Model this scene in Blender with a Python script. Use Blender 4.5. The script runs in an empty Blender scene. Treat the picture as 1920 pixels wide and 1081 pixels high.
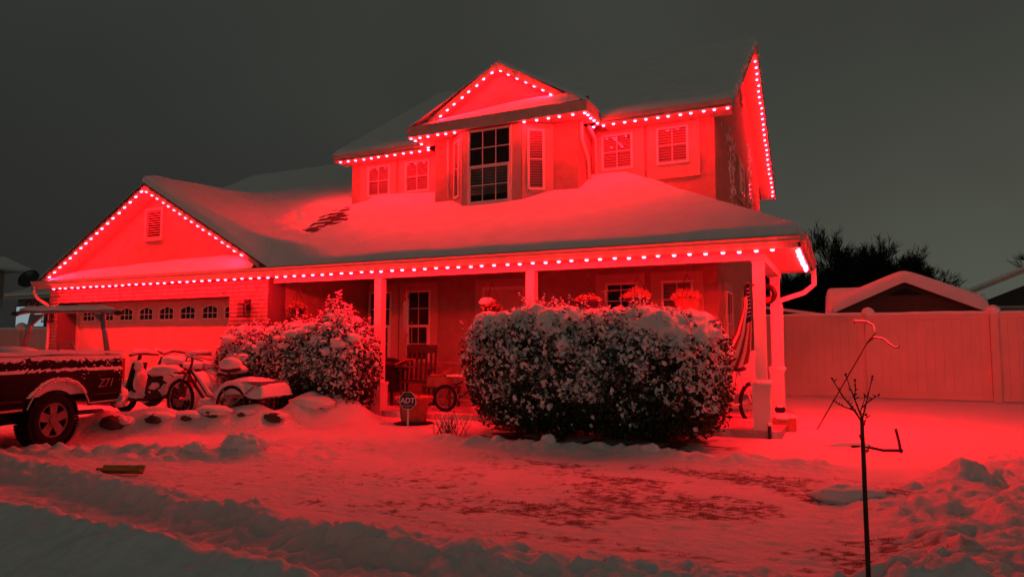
import bpy, math, random
import numpy as np
from math import sin, cos, pi, radians, sqrt, atan2
from mathutils import Matrix, Vector
random.seed(7); rng = np.random.default_rng(7)
SC = bpy.context.scene
COL = SC.collection

# ------------------------------------------------------------------ camera, sky, street glow, exposure
cam = bpy.data.objects.new('camera', bpy.data.cameras.new('camera')); COL.objects.link(cam)
cam.location = (0, 0, 1.3)
cam.rotation_euler = (pi/2 + radians(4.44), 0, radians(25.5))
cam.data.sensor_width = 36; cam.data.lens = 24.13
cam.data.clip_start = .05; cam.data.clip_end = 3000
SC.camera = cam
BULB_POWER = 1120.0
w = bpy.data.worlds.new('World'); SC.world = w; w.use_nodes = True
nt = w.node_tree; nt.nodes.clear(); N = nt.nodes.new; L = nt.links.new
tc = N('ShaderNodeTexCoord'); dot = N('ShaderNodeVectorMath'); dot.operation = 'DOT_PRODUCT'
dot.inputs[1].default_value = (.9026, .4305, 0)
L(tc.outputs['Generated'], dot.inputs[0])
mr = N('ShaderNodeMapRange'); mr.inputs[1].default_value = -.6; mr.inputs[2].default_value = .5; L(dot.outputs['Value'], mr.inputs[0])
def ramp(cols):
    r = N('ShaderNodeValToRGB'); e = r.color_ramp.elements
    e[0].position = cols[0][0]; e[0].color = (*cols[0][1], 1)
    e[1].position = cols[-1][0]; e[1].color = (*cols[-1][1], 1)
    for p, c in cols[1:-1]:
        q = e.new(p); q.color = (*c, 1)
    L(mr.outputs[0], r.inputs[0]); return r
lo = ramp([(0, (.020, .0195, .0185)), (.5, (.036, .037, .032)), (1, (.084, .090, .070))])
hi = ramp([(0, (.030, .033, .030)), (.5, (.040, .042, .036)), (1, (.043, .045, .038))])
sx = N('ShaderNodeSeparateXYZ'); L(tc.outputs['Generated'], sx.inputs[0])
mz = N('ShaderNodeMapRange'); mz.interpolation_type = 'SMOOTHSTEP'; mz.inputs[1].default_value = .02; mz.inputs[2].default_value = .42
L(sx.outputs['Z'], mz.inputs[0])
mx = N('ShaderNodeMix'); mx.data_type = 'RGBA'; L(mz.outputs[0], mx.inputs[0]); L(lo.outputs[0], mx.inputs[6]); L(hi.outputs[0], mx.inputs[7])
nz = N('ShaderNodeTexNoise'); nz.inputs['Scale'].default_value = 2.2; nz.inputs['Detail'].default_value = 3; L(tc.outputs['Generated'], nz.inputs['Vector'])
mn = N('ShaderNodeMapRange'); mn.inputs[1].default_value = .3; mn.inputs[2].default_value = .7; mn.inputs[3].default_value = .88; mn.inputs[4].default_value = 1.12
L(nz.outputs['Fac'], mn.inputs[0])
bg = N('ShaderNodeBackground'); L(mx.outputs[2], bg.inputs[0]); L(mn.outputs[0], bg.inputs[1])
wo = N('ShaderNodeOutputWorld'); L(bg.outputs[0], wo.inputs[0])
sun = bpy.data.objects.new('street_glow', bpy.data.lights.new('street_glow', 'SUN')); COL.objects.link(sun)
sun.data.energy = .10; sun.data.angle = radians(25); sun.data.color = (1, .86, .68)
sun.rotation_euler = (radians(80), 0, radians(8))       # low, from the street behind the camera
SC.view_settings.view_transform = 'Standard'; SC.view_settings.look = 'None'
SC.view_settings.exposure = 0; SC.view_settings.gamma = 1; SC.view_settings.use_curve_mapping = False
SC.cycles.max_bounces = 6; SC.cycles.diffuse_bounces = 5; SC.cycles.glossy_bounces = 3; SC.cycles.transparent_max_bounces = 12
SC.cycles.caustics_reflective = False; SC.cycles.caustics_refractive = False
SC.cycles.sample_clamp_indirect = 10

# ------------------------------------------------------------------ noise
def _h(i, j, k, s):
    n = (i*374761393 + j*668265263 + k*2147483647 + s*974634777) & 0xffffffff
    n = ((n ^ (n >> 13))*1274126177) & 0xffffffff
    return ((n ^ (n >> 16)) & 0xffff)/65535.
def vn(x, y, z=0., s=0):
    x = np.asarray(x, float); y = np.asarray(y, float); z = np.zeros_like(x)+z
    xi, yi, zi = np.floor(x).astype(np.int64), np.floor(y).astype(np.int64), np.floor(z).astype(np.int64)
    f = lambda t: t*t*(3-2*t)
    u, v, q = f(x-xi), f(y-yi), f(z-zi)
    r = 0
    for a in (0, 1):
        for b in (0, 1):
            for c in (0, 1):
                r = r+_h(xi+a, yi+b, zi+c, s)*(u if a else 1-u)*(v if b else 1-v)*(q if c else 1-q)
    return r
def fbm(x, y, z=0., o=4, s=0):
    r = 0; a = .5; t = 0; f = 1.
    for i in range(o):
        r = r+a*vn(np.asarray(x)*f, np.asarray(y)*f, np.asarray(z)*f, s+i); t += a; a *= .5; f *= 2.03
    return r/t
def worley(x, y, s=0):
    xi, yi = np.floor(x).astype(np.int64), np.floor(y).astype(np.int64)
    d = np.full(x.shape, 9.)
    for a in (-1, 0, 1):
        for b in (-1, 0, 1):
            px = xi+a+_h(xi+a, yi+b, 0, s); py = yi+b+_h(xi+a, yi+b, 7, s)
            d = np.minimum(d, np.hypot(px-x, py-y))
    return d
def sst(a, b, x):
    t = np.clip((x-a)/(b-a), 0, 1); return t*t*(3-2*t)

# ------------------------------------------------------------------ materials
def mat(name, col, rough=.7, metal=0., col2=None, nscale=8., bump=0., bscale=None, spec=.4, stretch=None, contrast=(.35, .65)):
    m = bpy.data.materials.new(name); m.use_nodes = True
    t = m.node_tree; b = t.nodes['Principled BSDF']
    b.inputs['Base Color'].default_value = (*col, 1); b.inputs['Roughness'].default_value = rough
    b.inputs['Metallic'].default_value = metal; b.inputs['Specular IOR Level'].default_value = spec
    g = t.nodes.new('ShaderNodeNewGeometry'); vec = g.outputs['Position']
    if stretch:
        mp = t.nodes.new('ShaderNodeMapping'); mp.inputs['Scale'].default_value = stretch
        t.links.new(vec, mp.inputs[0]); vec = mp.outputs[0]
    if col2:
        n = t.nodes.new('ShaderNodeTexNoise'); n.inputs['Scale'].default_value = nscale; n.inputs['Detail'].default_value = 5
        t.links.new(vec, n.inputs['Vector'])
        r = t.nodes.new('ShaderNodeMapRange'); r.inputs[1].default_value, r.inputs[2].default_value = contrast
        t.links.new(n.outputs['Fac'], r.inputs[0])
        x = t.nodes.new('ShaderNodeMix'); x.data_type = 'RGBA'
        x.inputs[6].default_value = (*col, 1); x.inputs[7].default_value = (*col2, 1)
        t.links.new(r.outputs[0], x.inputs[0]); t.links.new(x.outputs[2], b.inputs['Base Color'])
    if bump:
        n = t.nodes.new('ShaderNodeTexNoise'); n.inputs['Scale'].default_value = bscale or nscale*3; n.inputs['Detail'].default_value = 6
        t.links.new(vec, n.inputs['Vector'])
        bp = t.nodes.new('ShaderNodeBump'); bp.inputs['Strength'].default_value = min(1, bump); bp.inputs['Distance'].default_value = .02
        t.links.new(n.outputs['Fac'], bp.inputs['Height']); t.links.new(bp.outputs[0], b.inputs['Normal'])
    return m
SNOW = mat('snow', (.84, .855, .86), .75, col2=(.78, .80, .81), nscale=3, bump=.35, bscale=22, spec=.2)
STUCCO = mat('stucco', (.46, .31, .24), .9, col2=(.38, .26, .20), nscale=5, bump=.9, bscale=60)
TRIM = mat('trim_stucco', (.62, .42, .35), .85, col2=(.54, .36, .30), nscale=4, bump=.6, bscale=70)
VINYL = mat('white_vinyl', (.74, .72, .69), .45, col2=(.66, .64, .60), nscale=1.5)
FASCIA = mat('fascia_paint', (.60, .45, .39), .5, col2=(.52, .39, .34), nscale=6)
SOFFIT = mat('soffit_vinyl', (.68, .50, .44), .55, col2=(.6, .45, .40), nscale=3)
BRICKM = mat('brick_face', (.52, .38, .32), .85, col2=(.34, .22, .18), nscale=7, bump=.8, bscale=80)
MORTAR = mat('mortar', (.13, .12, .11), .95, bump=.5, bscale=60)
SHINGLE = mat('asphalt_shingle', (.15, .11, .095), .95, col2=(.07, .055, .05), nscale=9, bump=.8, bscale=120)
DOORM = mat('garage_door_steel', (.68, .40, .34), .55, col2=(.62, .36, .31), nscale=3, bump=.15, bscale=90)
FRAME = mat('window_frame_vinyl', (.80, .70, .65), .4)
TANV = mat('tan_vinyl', (.76, .46, .42), .5, col2=(.68, .41, .37), nscale=1.2)
BLIND = mat('blind_slat', (.34, .27, .24), .6)
DARK = mat('shade_black', (.012, .011, .011), .9)  # near-black colour painting the unlit depth behind glass and in openings
BLACK = mat('black_paint', (.014, .014, .016), .38, col2=(.025, .024, .024), nscale=12)
RUBBER = mat('rubber', (.006, .006, .0065), .95, bump=.5, bscale=60)
STEEL = mat('dull_steel', (.38, .38, .38), .4, .8, col2=(.28, .27, .26), nscale=14)
ALLOY = mat('alloy_rim', (.26, .23, .22), .4, .6, col2=(.18, .16, .15), nscale=10)
CHROME = mat('chrome', (.62, .60, .58), .22, .9)
TRUCKP = mat('truck_paint', (.008, .007, .010), .62, col2=(.012, .010, .012), nscale=9, spec=.12)
WOOD = mat('wood_brown', (.07, .035, .02), .6, col2=(.04, .02, .012), nscale=6, stretch=(1, 1, 8))
YWOOD = mat('lumber', (.42, .33, .10), .8, col2=(.30, .22, .07), nscale=9)
CLAY = mat('terracotta', (.50, .16, .10), .7, col2=(.38, .12, .08), nscale=12)
BARK = mat('bark', (.055, .04, .032), .9, col2=(.03, .022, .018), nscale=20, bump=.6, bscale=60)
TWIG = mat('dark_bark', (.014, .012, .011), .95)
LEAF = mat('leaf_green', (.035, .05, .02), .5, col2=(.02, .028, .012), nscale=14)
LEAFR = mat('leaf_basket', (.35, .12, .06), .6, col2=(.5, .3, .2), nscale=20)
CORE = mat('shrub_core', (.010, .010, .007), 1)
ROCK = mat('rock', (.13, .10, .085), .9, col2=(.07, .055, .05), nscale=7, bump=1, bscale=25)
GAZB = mat('shed_wood', (.11, .065, .055), .8, col2=(.075, .045, .04), nscale=3, stretch=(1, 1, 14))
ORANGE = mat('orange_lens', (.65, .10, .03), .25)
REDL = mat('red_lens', (.45, .02, .02), .2)
DBLUE = mat('sign_blue', (.015, .02, .05), .35)
WHITE = mat('white_print', (.75, .75, .75), .5)
FLAGR = mat('flag_red', (.35, .02, .025), .8); FLAGW = mat('flag_white', (.7, .66, .62), .8); FLAGB = mat('flag_blue', (.012, .016, .05), .8)
NBRICK = mat('neighbour_brick', (.34, .27, .235), .9, col2=(.26, .2, .175), nscale=5, bump=.4, bscale=30)
PORCHF = mat('porch_concrete', (.36, .34, .32), .8, col2=(.7, .7, .7), nscale=2.2, bump=.4, contrast=(.48, .60))
PLASTIC = mat('grey_plastic', (.10, .095, .09), .5)
CARD = mat('cardboard', (.26, .16, .10), .8, col2=(.18, .11, .07), nscale=8)
def emis(name, col, s):
    m = bpy.data.materials.new(name); m.use_nodes = True; t = m.node_tree; t.nodes.clear()
    e = t.nodes.new('ShaderNodeEmission'); e.inputs[0].default_value = (*col, 1); e.inputs[1].default_value = s
    o = t.nodes.new('ShaderNodeOutputMaterial'); t.links.new(e.outputs[0], o.inputs[0]); return m
def led():      # lensed LED: most of its light leaves straight down
    m = emis('red_led', (1, 0, 0), 1.); t = m.node_tree; e = [q for q in t.nodes if q.type == 'EMISSION'][0]
    g = t.nodes.new('ShaderNodeTexCoord'); sp = t.nodes.new('ShaderNodeSeparateXYZ'); t.links.new(g.outputs['Normal'], sp.inputs[0])
    r = t.nodes.new('ShaderNodeMapRange'); r.inputs[1].default_value = -.25; r.inputs[2].default_value = -1; t.links.new(sp.outputs['Z'], r.inputs[0])
    x = t.nodes.new('ShaderNodeMix'); x.data_type = 'RGBA'; x.inputs[6].default_value = (.08*BULB_POWER, .95, .98, 1); x.inputs[7].default_value = (BULB_POWER, 2.6, .010*BULB_POWER, 1)
    t.links.new(r.outputs[0], x.inputs[0]); t.links.new(x.outputs[2], e.inputs[0]); return m
BULB = led()
ROOML = emis('lit_curtain', (.55, .72, .80), .42)
ROOMY = emis('lit_curtain_warm', (.95, .80, .38), .42)
def glass():
    m = bpy.data.materials.new('window_glass'); m.use_nodes = True; t = m.node_tree; t.nodes.clear()
    a = t.nodes.new('ShaderNodeBsdfTransparent'); a.inputs[0].default_value = (.78, .8, .8, 1)
    g = t.nodes.new('ShaderNodeBsdfGlossy'); g.inputs['Roughness'].default_value = .03
    lw = t.nodes.new('ShaderNodeLayerWeight'); pw = t.nodes.new('ShaderNodeMath'); pw.operation = 'POWER'; pw.inputs[1].default_value = 4; t.links.new(lw.outputs['Facing'], pw.inputs[0])
    fr = t.nodes.new('ShaderNodeMath'); fr.operation = 'MULTIPLY_ADD'; fr.inputs[1].default_value = .8; fr.inputs[2].default_value = .05; t.links.new(pw.outputs[0], fr.inputs[0])
    x = t.nodes.new('ShaderNodeMixShader'); o = t.nodes.new('ShaderNodeOutputMaterial')
    t.links.new(fr.outputs[0], x.inputs[0]); t.links.new(a.outputs[0], x.inputs[1]); t.links.new(g.outputs[0], x.inputs[2]); t.links.new(x.outputs[0], o.inputs[0])
    return m
GLASS = glass()

# ------------------------------------------------------------------ mesh builder
BOXF = [(0, 3, 2, 1), (4, 5, 6, 7), (0, 1, 5, 4), (1, 2, 6, 5), (2, 3, 7, 6), (3, 0, 4, 7)]
class G:
    def __init__(s, T=None): s.v = []; s.f = []; s.T = T
    def add(s, vs, fs):
        n = len(s.v)
        for p in vs:
            p = Vector(p); s.v.append(tuple(s.T @ p) if s.T is not None else tuple(p))
        s.f += [tuple(n+i for i in f) for f in fs]; return s
    def box(s, x0, x1, y0, y1, z0, z1):
        return s.add([(x0, y0, z0), (x1, y0, z0), (x1, y1, z0), (x0, y1, z0), (x0, y0, z1), (x1, y0, z1), (x1, y1, z1), (x0, y1, z1)], BOXF)
    def prism(s, poly, a0, a1, axis='y'):
        n = len(poly)
        mk = {'y': lambda p, a: (p[0], a, p[1]), 'x': lambda p, a: (a, p[0], p[1]), 'z': lambda p, a: (p[0], p[1], a)}[axis]
        return s.add([mk(p, a0) for p in poly]+[mk(p, a1) for p in poly],
                     [tuple(range(n)), tuple(range(2*n-1, n-1, -1))]+[(i, n+i, n+(i+1) % n, (i+1) % n) for i in range(n)])
    def slab(s, pts, off):          # polygon in space + its copy shifted by off
        n = len(pts); o = Vector(off)
        return s.add([Vector(p) for p in pts]+[Vector(p)+o for p in pts],
                     [tuple(range(n)), tuple(range(2*n-1, n-1, -1))]+[(i, n+i, n+(i+1) % n, (i+1) % n) for i in range(n)])
    def tube(s, pts, r, n=8, caps=True):
        P = [Vector(p) for p in pts]; m = len(P); rs = r if hasattr(r, '__len__') else [r]*m
        vs = []; prev = None
        for i, p in enumerate(P):
            d = (P[min(i+1, m-1)]-P[max(i-1, 0)]).normalized()
            if prev is None:
                a = Vector((0, 0, 1)) if abs(d.z) < .9 else Vector((1, 0, 0)); u = d.cross(a).normalized()
            else:
                u = (prev-d*prev.dot(d)).normalized()
            prev = u; q = d.cross(u)
            for k in range(n):
                t = 2*pi*k/n; vs.append(p+(u*cos(t)+q*sin(t))*rs[i])
        fs = [(i*n+k, i*n+(k+1) % n, (i+1)*n+(k+1) % n, (i+1)*n+k) for i in range(m-1) for k in range(n)]
        if caps: fs += [tuple(range(n-1, -1, -1)), tuple((m-1)*n+k for k in range(n))]
        return s.add(vs, fs)
    def torus(s, c, R, r, n=28, m=8, ax=(0, 1, 0), a0=0, a1=2*pi, flat=1.):
        ax = Vector(ax).normalized(); u = ax.cross(Vector((0, 0, 1)));  u = u.normalized() if u.length > .1 else Vector((1, 0, 0)); w_ = -u.cross(ax)
        c = Vector(c); full = a1-a0 > 6.28; k = n if full else n+1; vs = []
        for i in range(k):
            t = a0+(a1-a0)*i/n; e = u*cos(t)+w_*sin(t)
            for j in range(m):
                q = 2*pi*j/m; vs.append(c+e*(R+r*cos(q))+ax*(r*flat*sin(q)))
        fs = [(i*m+j, i*m+(j+1) % m, ((i+1) % k)*m+(j+1) % m, ((i+1) % k)*m+j) for i in range(n) for j in range(m)]
        return s.add(vs, fs)
    def lathe(s, prof, c=(0, 0, 0), n=20, cap=True):
        c = Vector(c); m = len(prof)
        vs = [c+Vector((r*cos(2*pi*k/n), r*sin(2*pi*k/n), z)) for r, z in prof for k in range(n)]
        fs = [(i*n+k, i*n+(k+1) % n, (i+1)*n+(k+1) % n, (i+1)*n+k) for i in range(m-1) for k in range(n)]
        if cap: fs += [tuple(range(n-1, -1, -1)), tuple((m-1)*n+k for k in range(n))]
        return s.add(vs, fs)
    def blob(s, c, r, sc=(1, 1, 1), amp=.15, fr=2., seed=0, nu=16, nv=10, zmin=-9):
        c = Vector(c); th = np.linspace(0, pi, nv+1); ph = np.linspace(0, 2*pi, nu, endpoint=False)
        vs = []
        for a in th:
            for b in ph:
                d = np.array([sin(a)*cos(b), sin(a)*sin(b), cos(a)])
                k = 1+amp*2*(float(fbm(d[0]*fr+5, d[1]*fr+5, d[2]*fr+5+seed*3.1, 3, seed))-.5)
                vs.append((c.x+d[0]*r*sc[0]*k, c.y+d[1]*r*sc[1]*k, max(zmin, c.z+d[2]*r*sc[2]*k)))
        fs = [(i*nu+j, (i+1)*nu+j, (i+1)*nu+(j+1) % nu, i*nu+(j+1) % nu) for i in range(nv) for j in range(nu)]
        return s.add(vs, fs)
    def grid(s, V, closeu=False):
        nu, nv = len(V), len(V[0])
        fs = [(i*nv+j, ((i+1) % nu)*nv+j, ((i+1) % nu)*nv+j+1, i*nv+j+1) for i in range(nu if closeu else nu-1) for j in range(nv-1)]
        return s.add([p for r in V for p in r], fs)

ORG = {}
def link(o, parent, world):
    COL.objects.link(o)
    world = Vector(world)
    if parent is not None:
        o.parent = parent; o.location = world-ORG[parent.name]
    else: o.location = world
    ORG[o.name] = world
    return o
def tag(o, label=None, cat=None, group=None, kind=None):
    if label: o['label'] = label
    if cat: o['category'] = cat
    if group: o['group'] = group
    if kind: o['kind'] = kind
    return o
def thing(name, label, cat, loc, group=None):
    o = bpy.data.objects.new(name, None); o.empty_display_size = .2
    link(o, None, loc); return tag(o, label, cat, group)
def build(name, g, m, parent=None, smooth=False, label=None, kind=None, org=None):
    v = np.array(g.v, dtype=np.float32)
    if org is None:
        c = (v.min(0)+v.max(0))/2; org = (float(c[0]), float(c[1]), float(v[:, 2].min()))
    v = v-np.array(org, dtype=np.float32)
    me = bpy.data.meshes.new(name); me.from_pydata(v.tolist(), [], g.f)
    ms = m if isinstance(m, (list, tuple)) else [m]
    for q in ms: me.materials.append(q)
    if smooth: me.polygons.foreach_set('use_smooth', [True]*len(me.polygons))
    o = bpy.data.objects.new(name, me); link(o, parent, org)
    return tag(o, label, kind=kind)
def share(src, parent, world, rot=None):
    o = src.copy(); link(o, parent, world)
    if rot: o.rotation_euler = rot
    return o
def fastmesh(name, V, F, m, parent, kind=None, smooth=False, org=(0, 0, 0)):
    """V (n,3) array, F (k,q) int array"""
    me = bpy.data.meshes.new(name); V = np.asarray(V, np.float32)-np.array(org, np.float32); F = np.asarray(F, np.int32)
    me.vertices.add(len(V)); me.vertices.foreach_set('co', V.ravel())
    k, q = F.shape
    me.loops.add(k*q); me.loops.foreach_set('vertex_index', F.ravel())
    me.polygons.add(k); me.polygons.foreach_set('loop_start', np.arange(0, k*q, q, dtype=np.int32)); me.polygons.foreach_set('loop_total', np.full(k, q, np.int32))
    if smooth: me.polygons.foreach_set('use_smooth', np.ones(k, bool))
    me.update(calc_edges=True); me.validate()
    for x in (m if isinstance(m, (list, tuple)) else [m]): me.materials.append(x)
    o = bpy.data.objects.new(name, me); link(o, parent, org)
    return tag(o, kind=kind)
def dup_tree(root, loc, label=None, rotz=0):
    def cp(o, parent):
        c = o.copy(); COL.objects.link(c); c.parent = parent
        for ch in [q for q in ALLCH(o)]: cp(ch, c)
        return c
    c = cp(root, None); c.location = loc; c.rotation_euler[2] = rotz; ORG[c.name] = Vector(loc)
    if label: c['label'] = label
    return c
def ALLCH(o): return [q for q in COL.objects if q.parent == o]
def frame(o, a):    # local (u along wall, v outward, w up) -> world
    return Matrix(((cos(a), sin(a), 0, o[0]), (sin(a), -cos(a), 0, o[1]), (0, 0, 1, o[2]), (0, 0, 0, 1)))

# ------------------------------------------------------------------ GROUND
def polyd(x, y, P):
    """distance to polyline and signed side (+ = right hand of travel)"""
    best = np.full(x.shape, 1e9); side = np.zeros(x.shape); tt = np.zeros(x.shape); acc = 0
    for (ax, ay), (bx, by) in zip(P[:-1], P[1:]):
        dx, dy = bx-ax, by-ay; l2 = dx*dx+dy*dy
        t = np.clip(((x-ax)*dx+(y-ay)*dy)/l2, 0, 1); ex, ey = x-ax-t*dx, y-ay-t*dy; d = np.hypot(ex, ey)
        m = d < best; best = np.where(m, d, best); side = np.where(m, np.sign(dy*ex-dx*ey), side); tt = np.where(m, acc+t*sqrt(l2), tt); acc += sqrt(l2)
    return best, side, tt
FARB = [(-12, 4.9), (-9.2, 4.4), (-7.73, 4.15), (-6.61, 4.0), (-5.52, 3.78), (-4.6, 3.7), (-3.82, 3.6), (-3.02, 3.5), (-2.39, 3.53), (-1.74, 3.62), (-1.21, 3.7), (-.83, 3.84), (-.34, 3.8), (.3, 3.85), (1.5, 4.1), (3, 4.3), (7, 4.6)]
NEARB = [(-12, 3.2), (-7, 2.95), (-5.19, 2.80), (-4.07, 2.73), (-3.12, 2.66), (-2.62, 2.62), (-2.2, 2.5), (-1.5, 2.2), (0, 2.0), (6, 1.8)]
def height(x, y):
    b = .03*(fbm(x*.35, y*.35, 0, 3, 3)-.5)+.018*(fbm(x*2.2, y*2.2, 0, 4, 5)-.5)
    lawn = sst(3.7, 4.6, y)*sst(-9.5, -6, x)*sst(4, 0, x)*sst(9.2, 7.6, y)
    b = b+lawn*(.034*(fbm(x*5, y*14, 0, 4, 9)-.5)+.020*np.maximum(0, fbm(x*11, y*11, 0, 3, 10)-.58))
    rid = 1-np.abs(2*fbm(x*7, y*7, 0, 4, 57)-1); rid2 = 1-np.abs(2*fbm(x*19, y*19, 0, 3, 58)-1)
    # ploughed ridge along the walk
    d, s, t = polyd(x, y, FARB); sd = d*s
    nh = .55+.95*fbm(t*2.1, t*0+.5, 0, 3, 11); edge = .10*(fbm(x*4, y*4, 0, 3, 12)-.5)
    q = sd+edge
    prof = np.where(q < 0, np.exp(-(q/.30)**2), np.exp(-(q/.17)**2))
    lumps = .5*np.maximum(0, .55-worley(x*5.5, y*5.5, 21))+.3*np.maximum(0, .5-worley(x*13, y*13, 22))
    b = b+prof*(.125*nh*(1-.35*sst(-2.2, -1., x)))+np.exp(-(sd/.34)**2)*(lumps*.13+.07*(rid-.75)+.028*(rid2-.75))
    b = b+.035*np.exp(-((sd-.45)/.25)**2)*(fbm(x*7, y*7, 0, 3, 14)-.3)
    # near bank beside the camera
    d, s, t = polyd(x, y, NEARB); q = d*s+.12*(fbm(x*2.5, y*2.5, 0, 3, 15)-.5)
    b = b+(sst(-.30, .06, q)*(.19+.09*fbm(x*1.7, y*1.7, 0, 4, 16))-.62*np.maximum(0, q-.04)*(1-.5*sst(.4, 1.2, q))+.05*(fbm(x*4.5, y*4.5, 0, 4, 17)-.5)*sst(-.1, .2, q))*sst(1.2, -2.3, x)+np.exp(-(q/.2)**2)*lumps*.12
    b = b+.05*np.maximum(0, .5-worley(x*7+3, y*7, 24))*np.exp(-((q+.45)/.35)**2)
    # heap of thrown snow on the right
    e = fbm(x*1.3, y*1.3, 0, 3, 31)
    edgex = np.interp(y, [3.2, 3.9, 4.5, 5.4, 6.4, 7.4, 8.85, 9.85, 12], [-.2, .0, .05, .1, .1, .5, 1.2, 1.9, 3.4])
    m = sst(-.12, .45, x-edgex+.5*(e-.5))*sst(11.5, 9.5, y)*sst(9, 5, x)*sst(2.2, 3.2, y)
    big = np.sqrt(np.maximum(0, 1-(worley(x*1.55+.3, y*1.35, 33)/.78)**2))
    med = np.sqrt(np.maximum(0, 1-(worley(x*3.4, y*3.1, 34)/.75)**2))
    sml = np.sqrt(np.maximum(0, 1-(worley(x*8.0, y*7.5, 35)/.75)**2))
    wx_ = x+.10*(fbm(x*4, y*4, 0, 2, 38)-.5); wy_ = y+.10*(fbm(x*4, y*4, 0, 2, 39)-.5)
    ang = np.sqrt(np.maximum(0, 1-(worley(wx_*5.2, wy_*4.8, 40)/.8)**2))
    b = b+.74*m*(.02+.12*big*sst(.35, .6, e)+.09*med*sst(.3, .65, fbm(x*1.9+7, y*1.9, 0, 2, 36))+.065*ang*sst(.4, .6, fbm(x*3, y*3, 0, 2, 43))+.04*sml*sst(.35, .6, fbm(x*4, y*4, 0, 2, 55))+.09*(fbm(x*6, y*6, 0, 5, 37)-.5)+.04*(fbm(x*22, y*22, 0, 3, 56)-.5)+.06*(rid-.75)+.03*(rid2-.75))
    # shovelled crust in front of the long hedge
    c = np.interp(x, [-5, -4.4, -3.4, -2.1, -.9, 0, 1.2], [7.9, 7.75, 7.92, 7.98, 7.85, 7.9, 8.2])
    f = np.exp(-((y-c-.12*(fbm(x*3, y*0, 0, 3, 41)-.5))/.22)**2)*sst(-5.2, -4.7, x)*sst(.4, -.4, x)
    b = b+f*(.05+.10*np.maximum(0, .6-worley(x*4, y*4, 42))+.07*(rid-.75)+.03*(rid2-.75))
    b = b-.03*sst(8.15, 8.5, y)*sst(-5, -4.5, x)*sst(-.9, -1.4, x)*sst(10, 9.6, y)
    # small heaps before the rock border
    f = np.exp(-((y-np.interp(x, [-9, -8.2, -7.6, -6.5, -6], [4.9, 5.0, 5.35, 5.5, 5.8]))/.28)**2)*sst(-9.5, -8.5, x)*sst(-5.6, -6.3, x)
    u1 = x+.35*(fbm(x*3, y*3, 0, 3, 48)-.5); u2 = y+.35*(fbm(x*3+9, y*3, 0, 3, 49)-.5)
    b = b+f*(.03+.15*np.maximum(0, .62-worley(u1*2.6, u2*3.2, 44))+.13*np.maximum(0, .5-worley(u1*6, u2*6, 50))+.05*(fbm(x*8, y*8, 0, 3, 51)-.5))
    f = sst(-7.3, -6.6, x)*sst(-4.6, -5.2, x)*sst(5.7, 6.2, y)*sst(7.9, 7.2, y)
    b = b+f*.09*np.maximum(0, .42-worley(x*4.5, y*5.5, 45))
    b = b+.10*np.exp(-((x+6.1)**2/.07+(y-5.85)**2/.05))
    # raised bed behind the rocks
    L1 = np.interp(x, [-12, -9.6, -8.8, -7.9, -7.4, -6.9], [6.6, 6.65, 7.3, 8.2, 9.2, 10])
    b = b+.09*sst(-.1, .35, y-L1)*sst(-12.2, -11.6, x)*sst(-7.1, -7.8, x)
    b = b+.07*np.exp(-((x+10.3)**2/.5+(y-8.0)**2/.25))
    # snow bank lying over the border rocks
    wy_ = y+.10*(fbm(x*3, y*3, 0, 2, 46)-.5)
    d, s, t = polyd(x, wy_, [(-9.75, 6.35), (-9.4, 6.72), (-9.0, 7.02), (-8.4, 7.5), (-7.9, 8.02), (-7.72, 8.75), (-7.4, 9.2)])
    q = -d*s*-1.
    lump = .55+.9*fbm(t*2.3, t*0+2.5, 0, 2, 47)
    pr = np.where(s > 0, np.exp(-(d/.36)**2), np.exp(-(d/.30)**2))
    b = b+pr*.30*lump*(1+.35*sst(2.7, 3.1, t))
    # driveway ruts
    b = b-.05*np.exp(-((x+9.1)/.3)**2)*sst(7.5, 6, y)*sst(4.3, 4.9, y)
    return b
def bare(x, y):
    a = fbm(x*1.1, y*2.2, 0, 3, 51); f = fbm(x*9, y*20, 0, 4, 52); g = fbm(x*26, y*50, 0, 2, 53)
    z = sst(3.95, 4.4, y)*sst(7.7, 7.0, y)*sst(-7.8, -4.6, x)*sst(1.0, .2, x)
    k = sst(.40, .62, a)*.9*z*(.35+.65*sst(-4.2, -2, x))
    m = .85*sst(.565, .74, f*.42+g*.42+k*.27)*z
    under = sst(8.25, 8.45, y)*sst(9.9, 9.5, y)*sst(-4.9, -4.6, x)*sst(-1.1, -1.4, x)*sst(.42, .55, fbm(x*4, y*4, 0, 3, 54))
    return np.clip(np.maximum(m, under), 0, 1)
def axisv(a):
    out = []
    for lo_, hi_, st in a: out += list(np.arange(lo_, hi_, st))
    return np.array(out)
gx = axisv([(-300, -60, 30), (-60, -20, 5), (-20, -10, .35), (-10, -6, .05), (-6, 3.4, .026), (3.4, 6, .08), (6, 20, .8), (20, 60, 5), (60, 301, 30)])
gy = axisv([(-40, 0, 5), (0, 2, .2), (2, 5.4, .022), (5.4, 9.2, .035), (9.2, 13.5, .09), (13.5, 24, .4), (24, 60, 4), (60, 421, 30)])
X, Y = np.meshgrid(gx, gy, indexing='ij'); Z = height(X, Y)
nx_, ny_ = X.shape
V = np.stack([X.ravel(), Y.ravel(), Z.ravel()], 1)
i = np.arange((nx_-1)*(ny_-1)); ii = i//(ny_-1); jj = i % (ny_-1); b0 = ii*ny_+jj
F = np.stack([b0, b0+ny_, b0+ny_+1, b0+1], 1)
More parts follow.
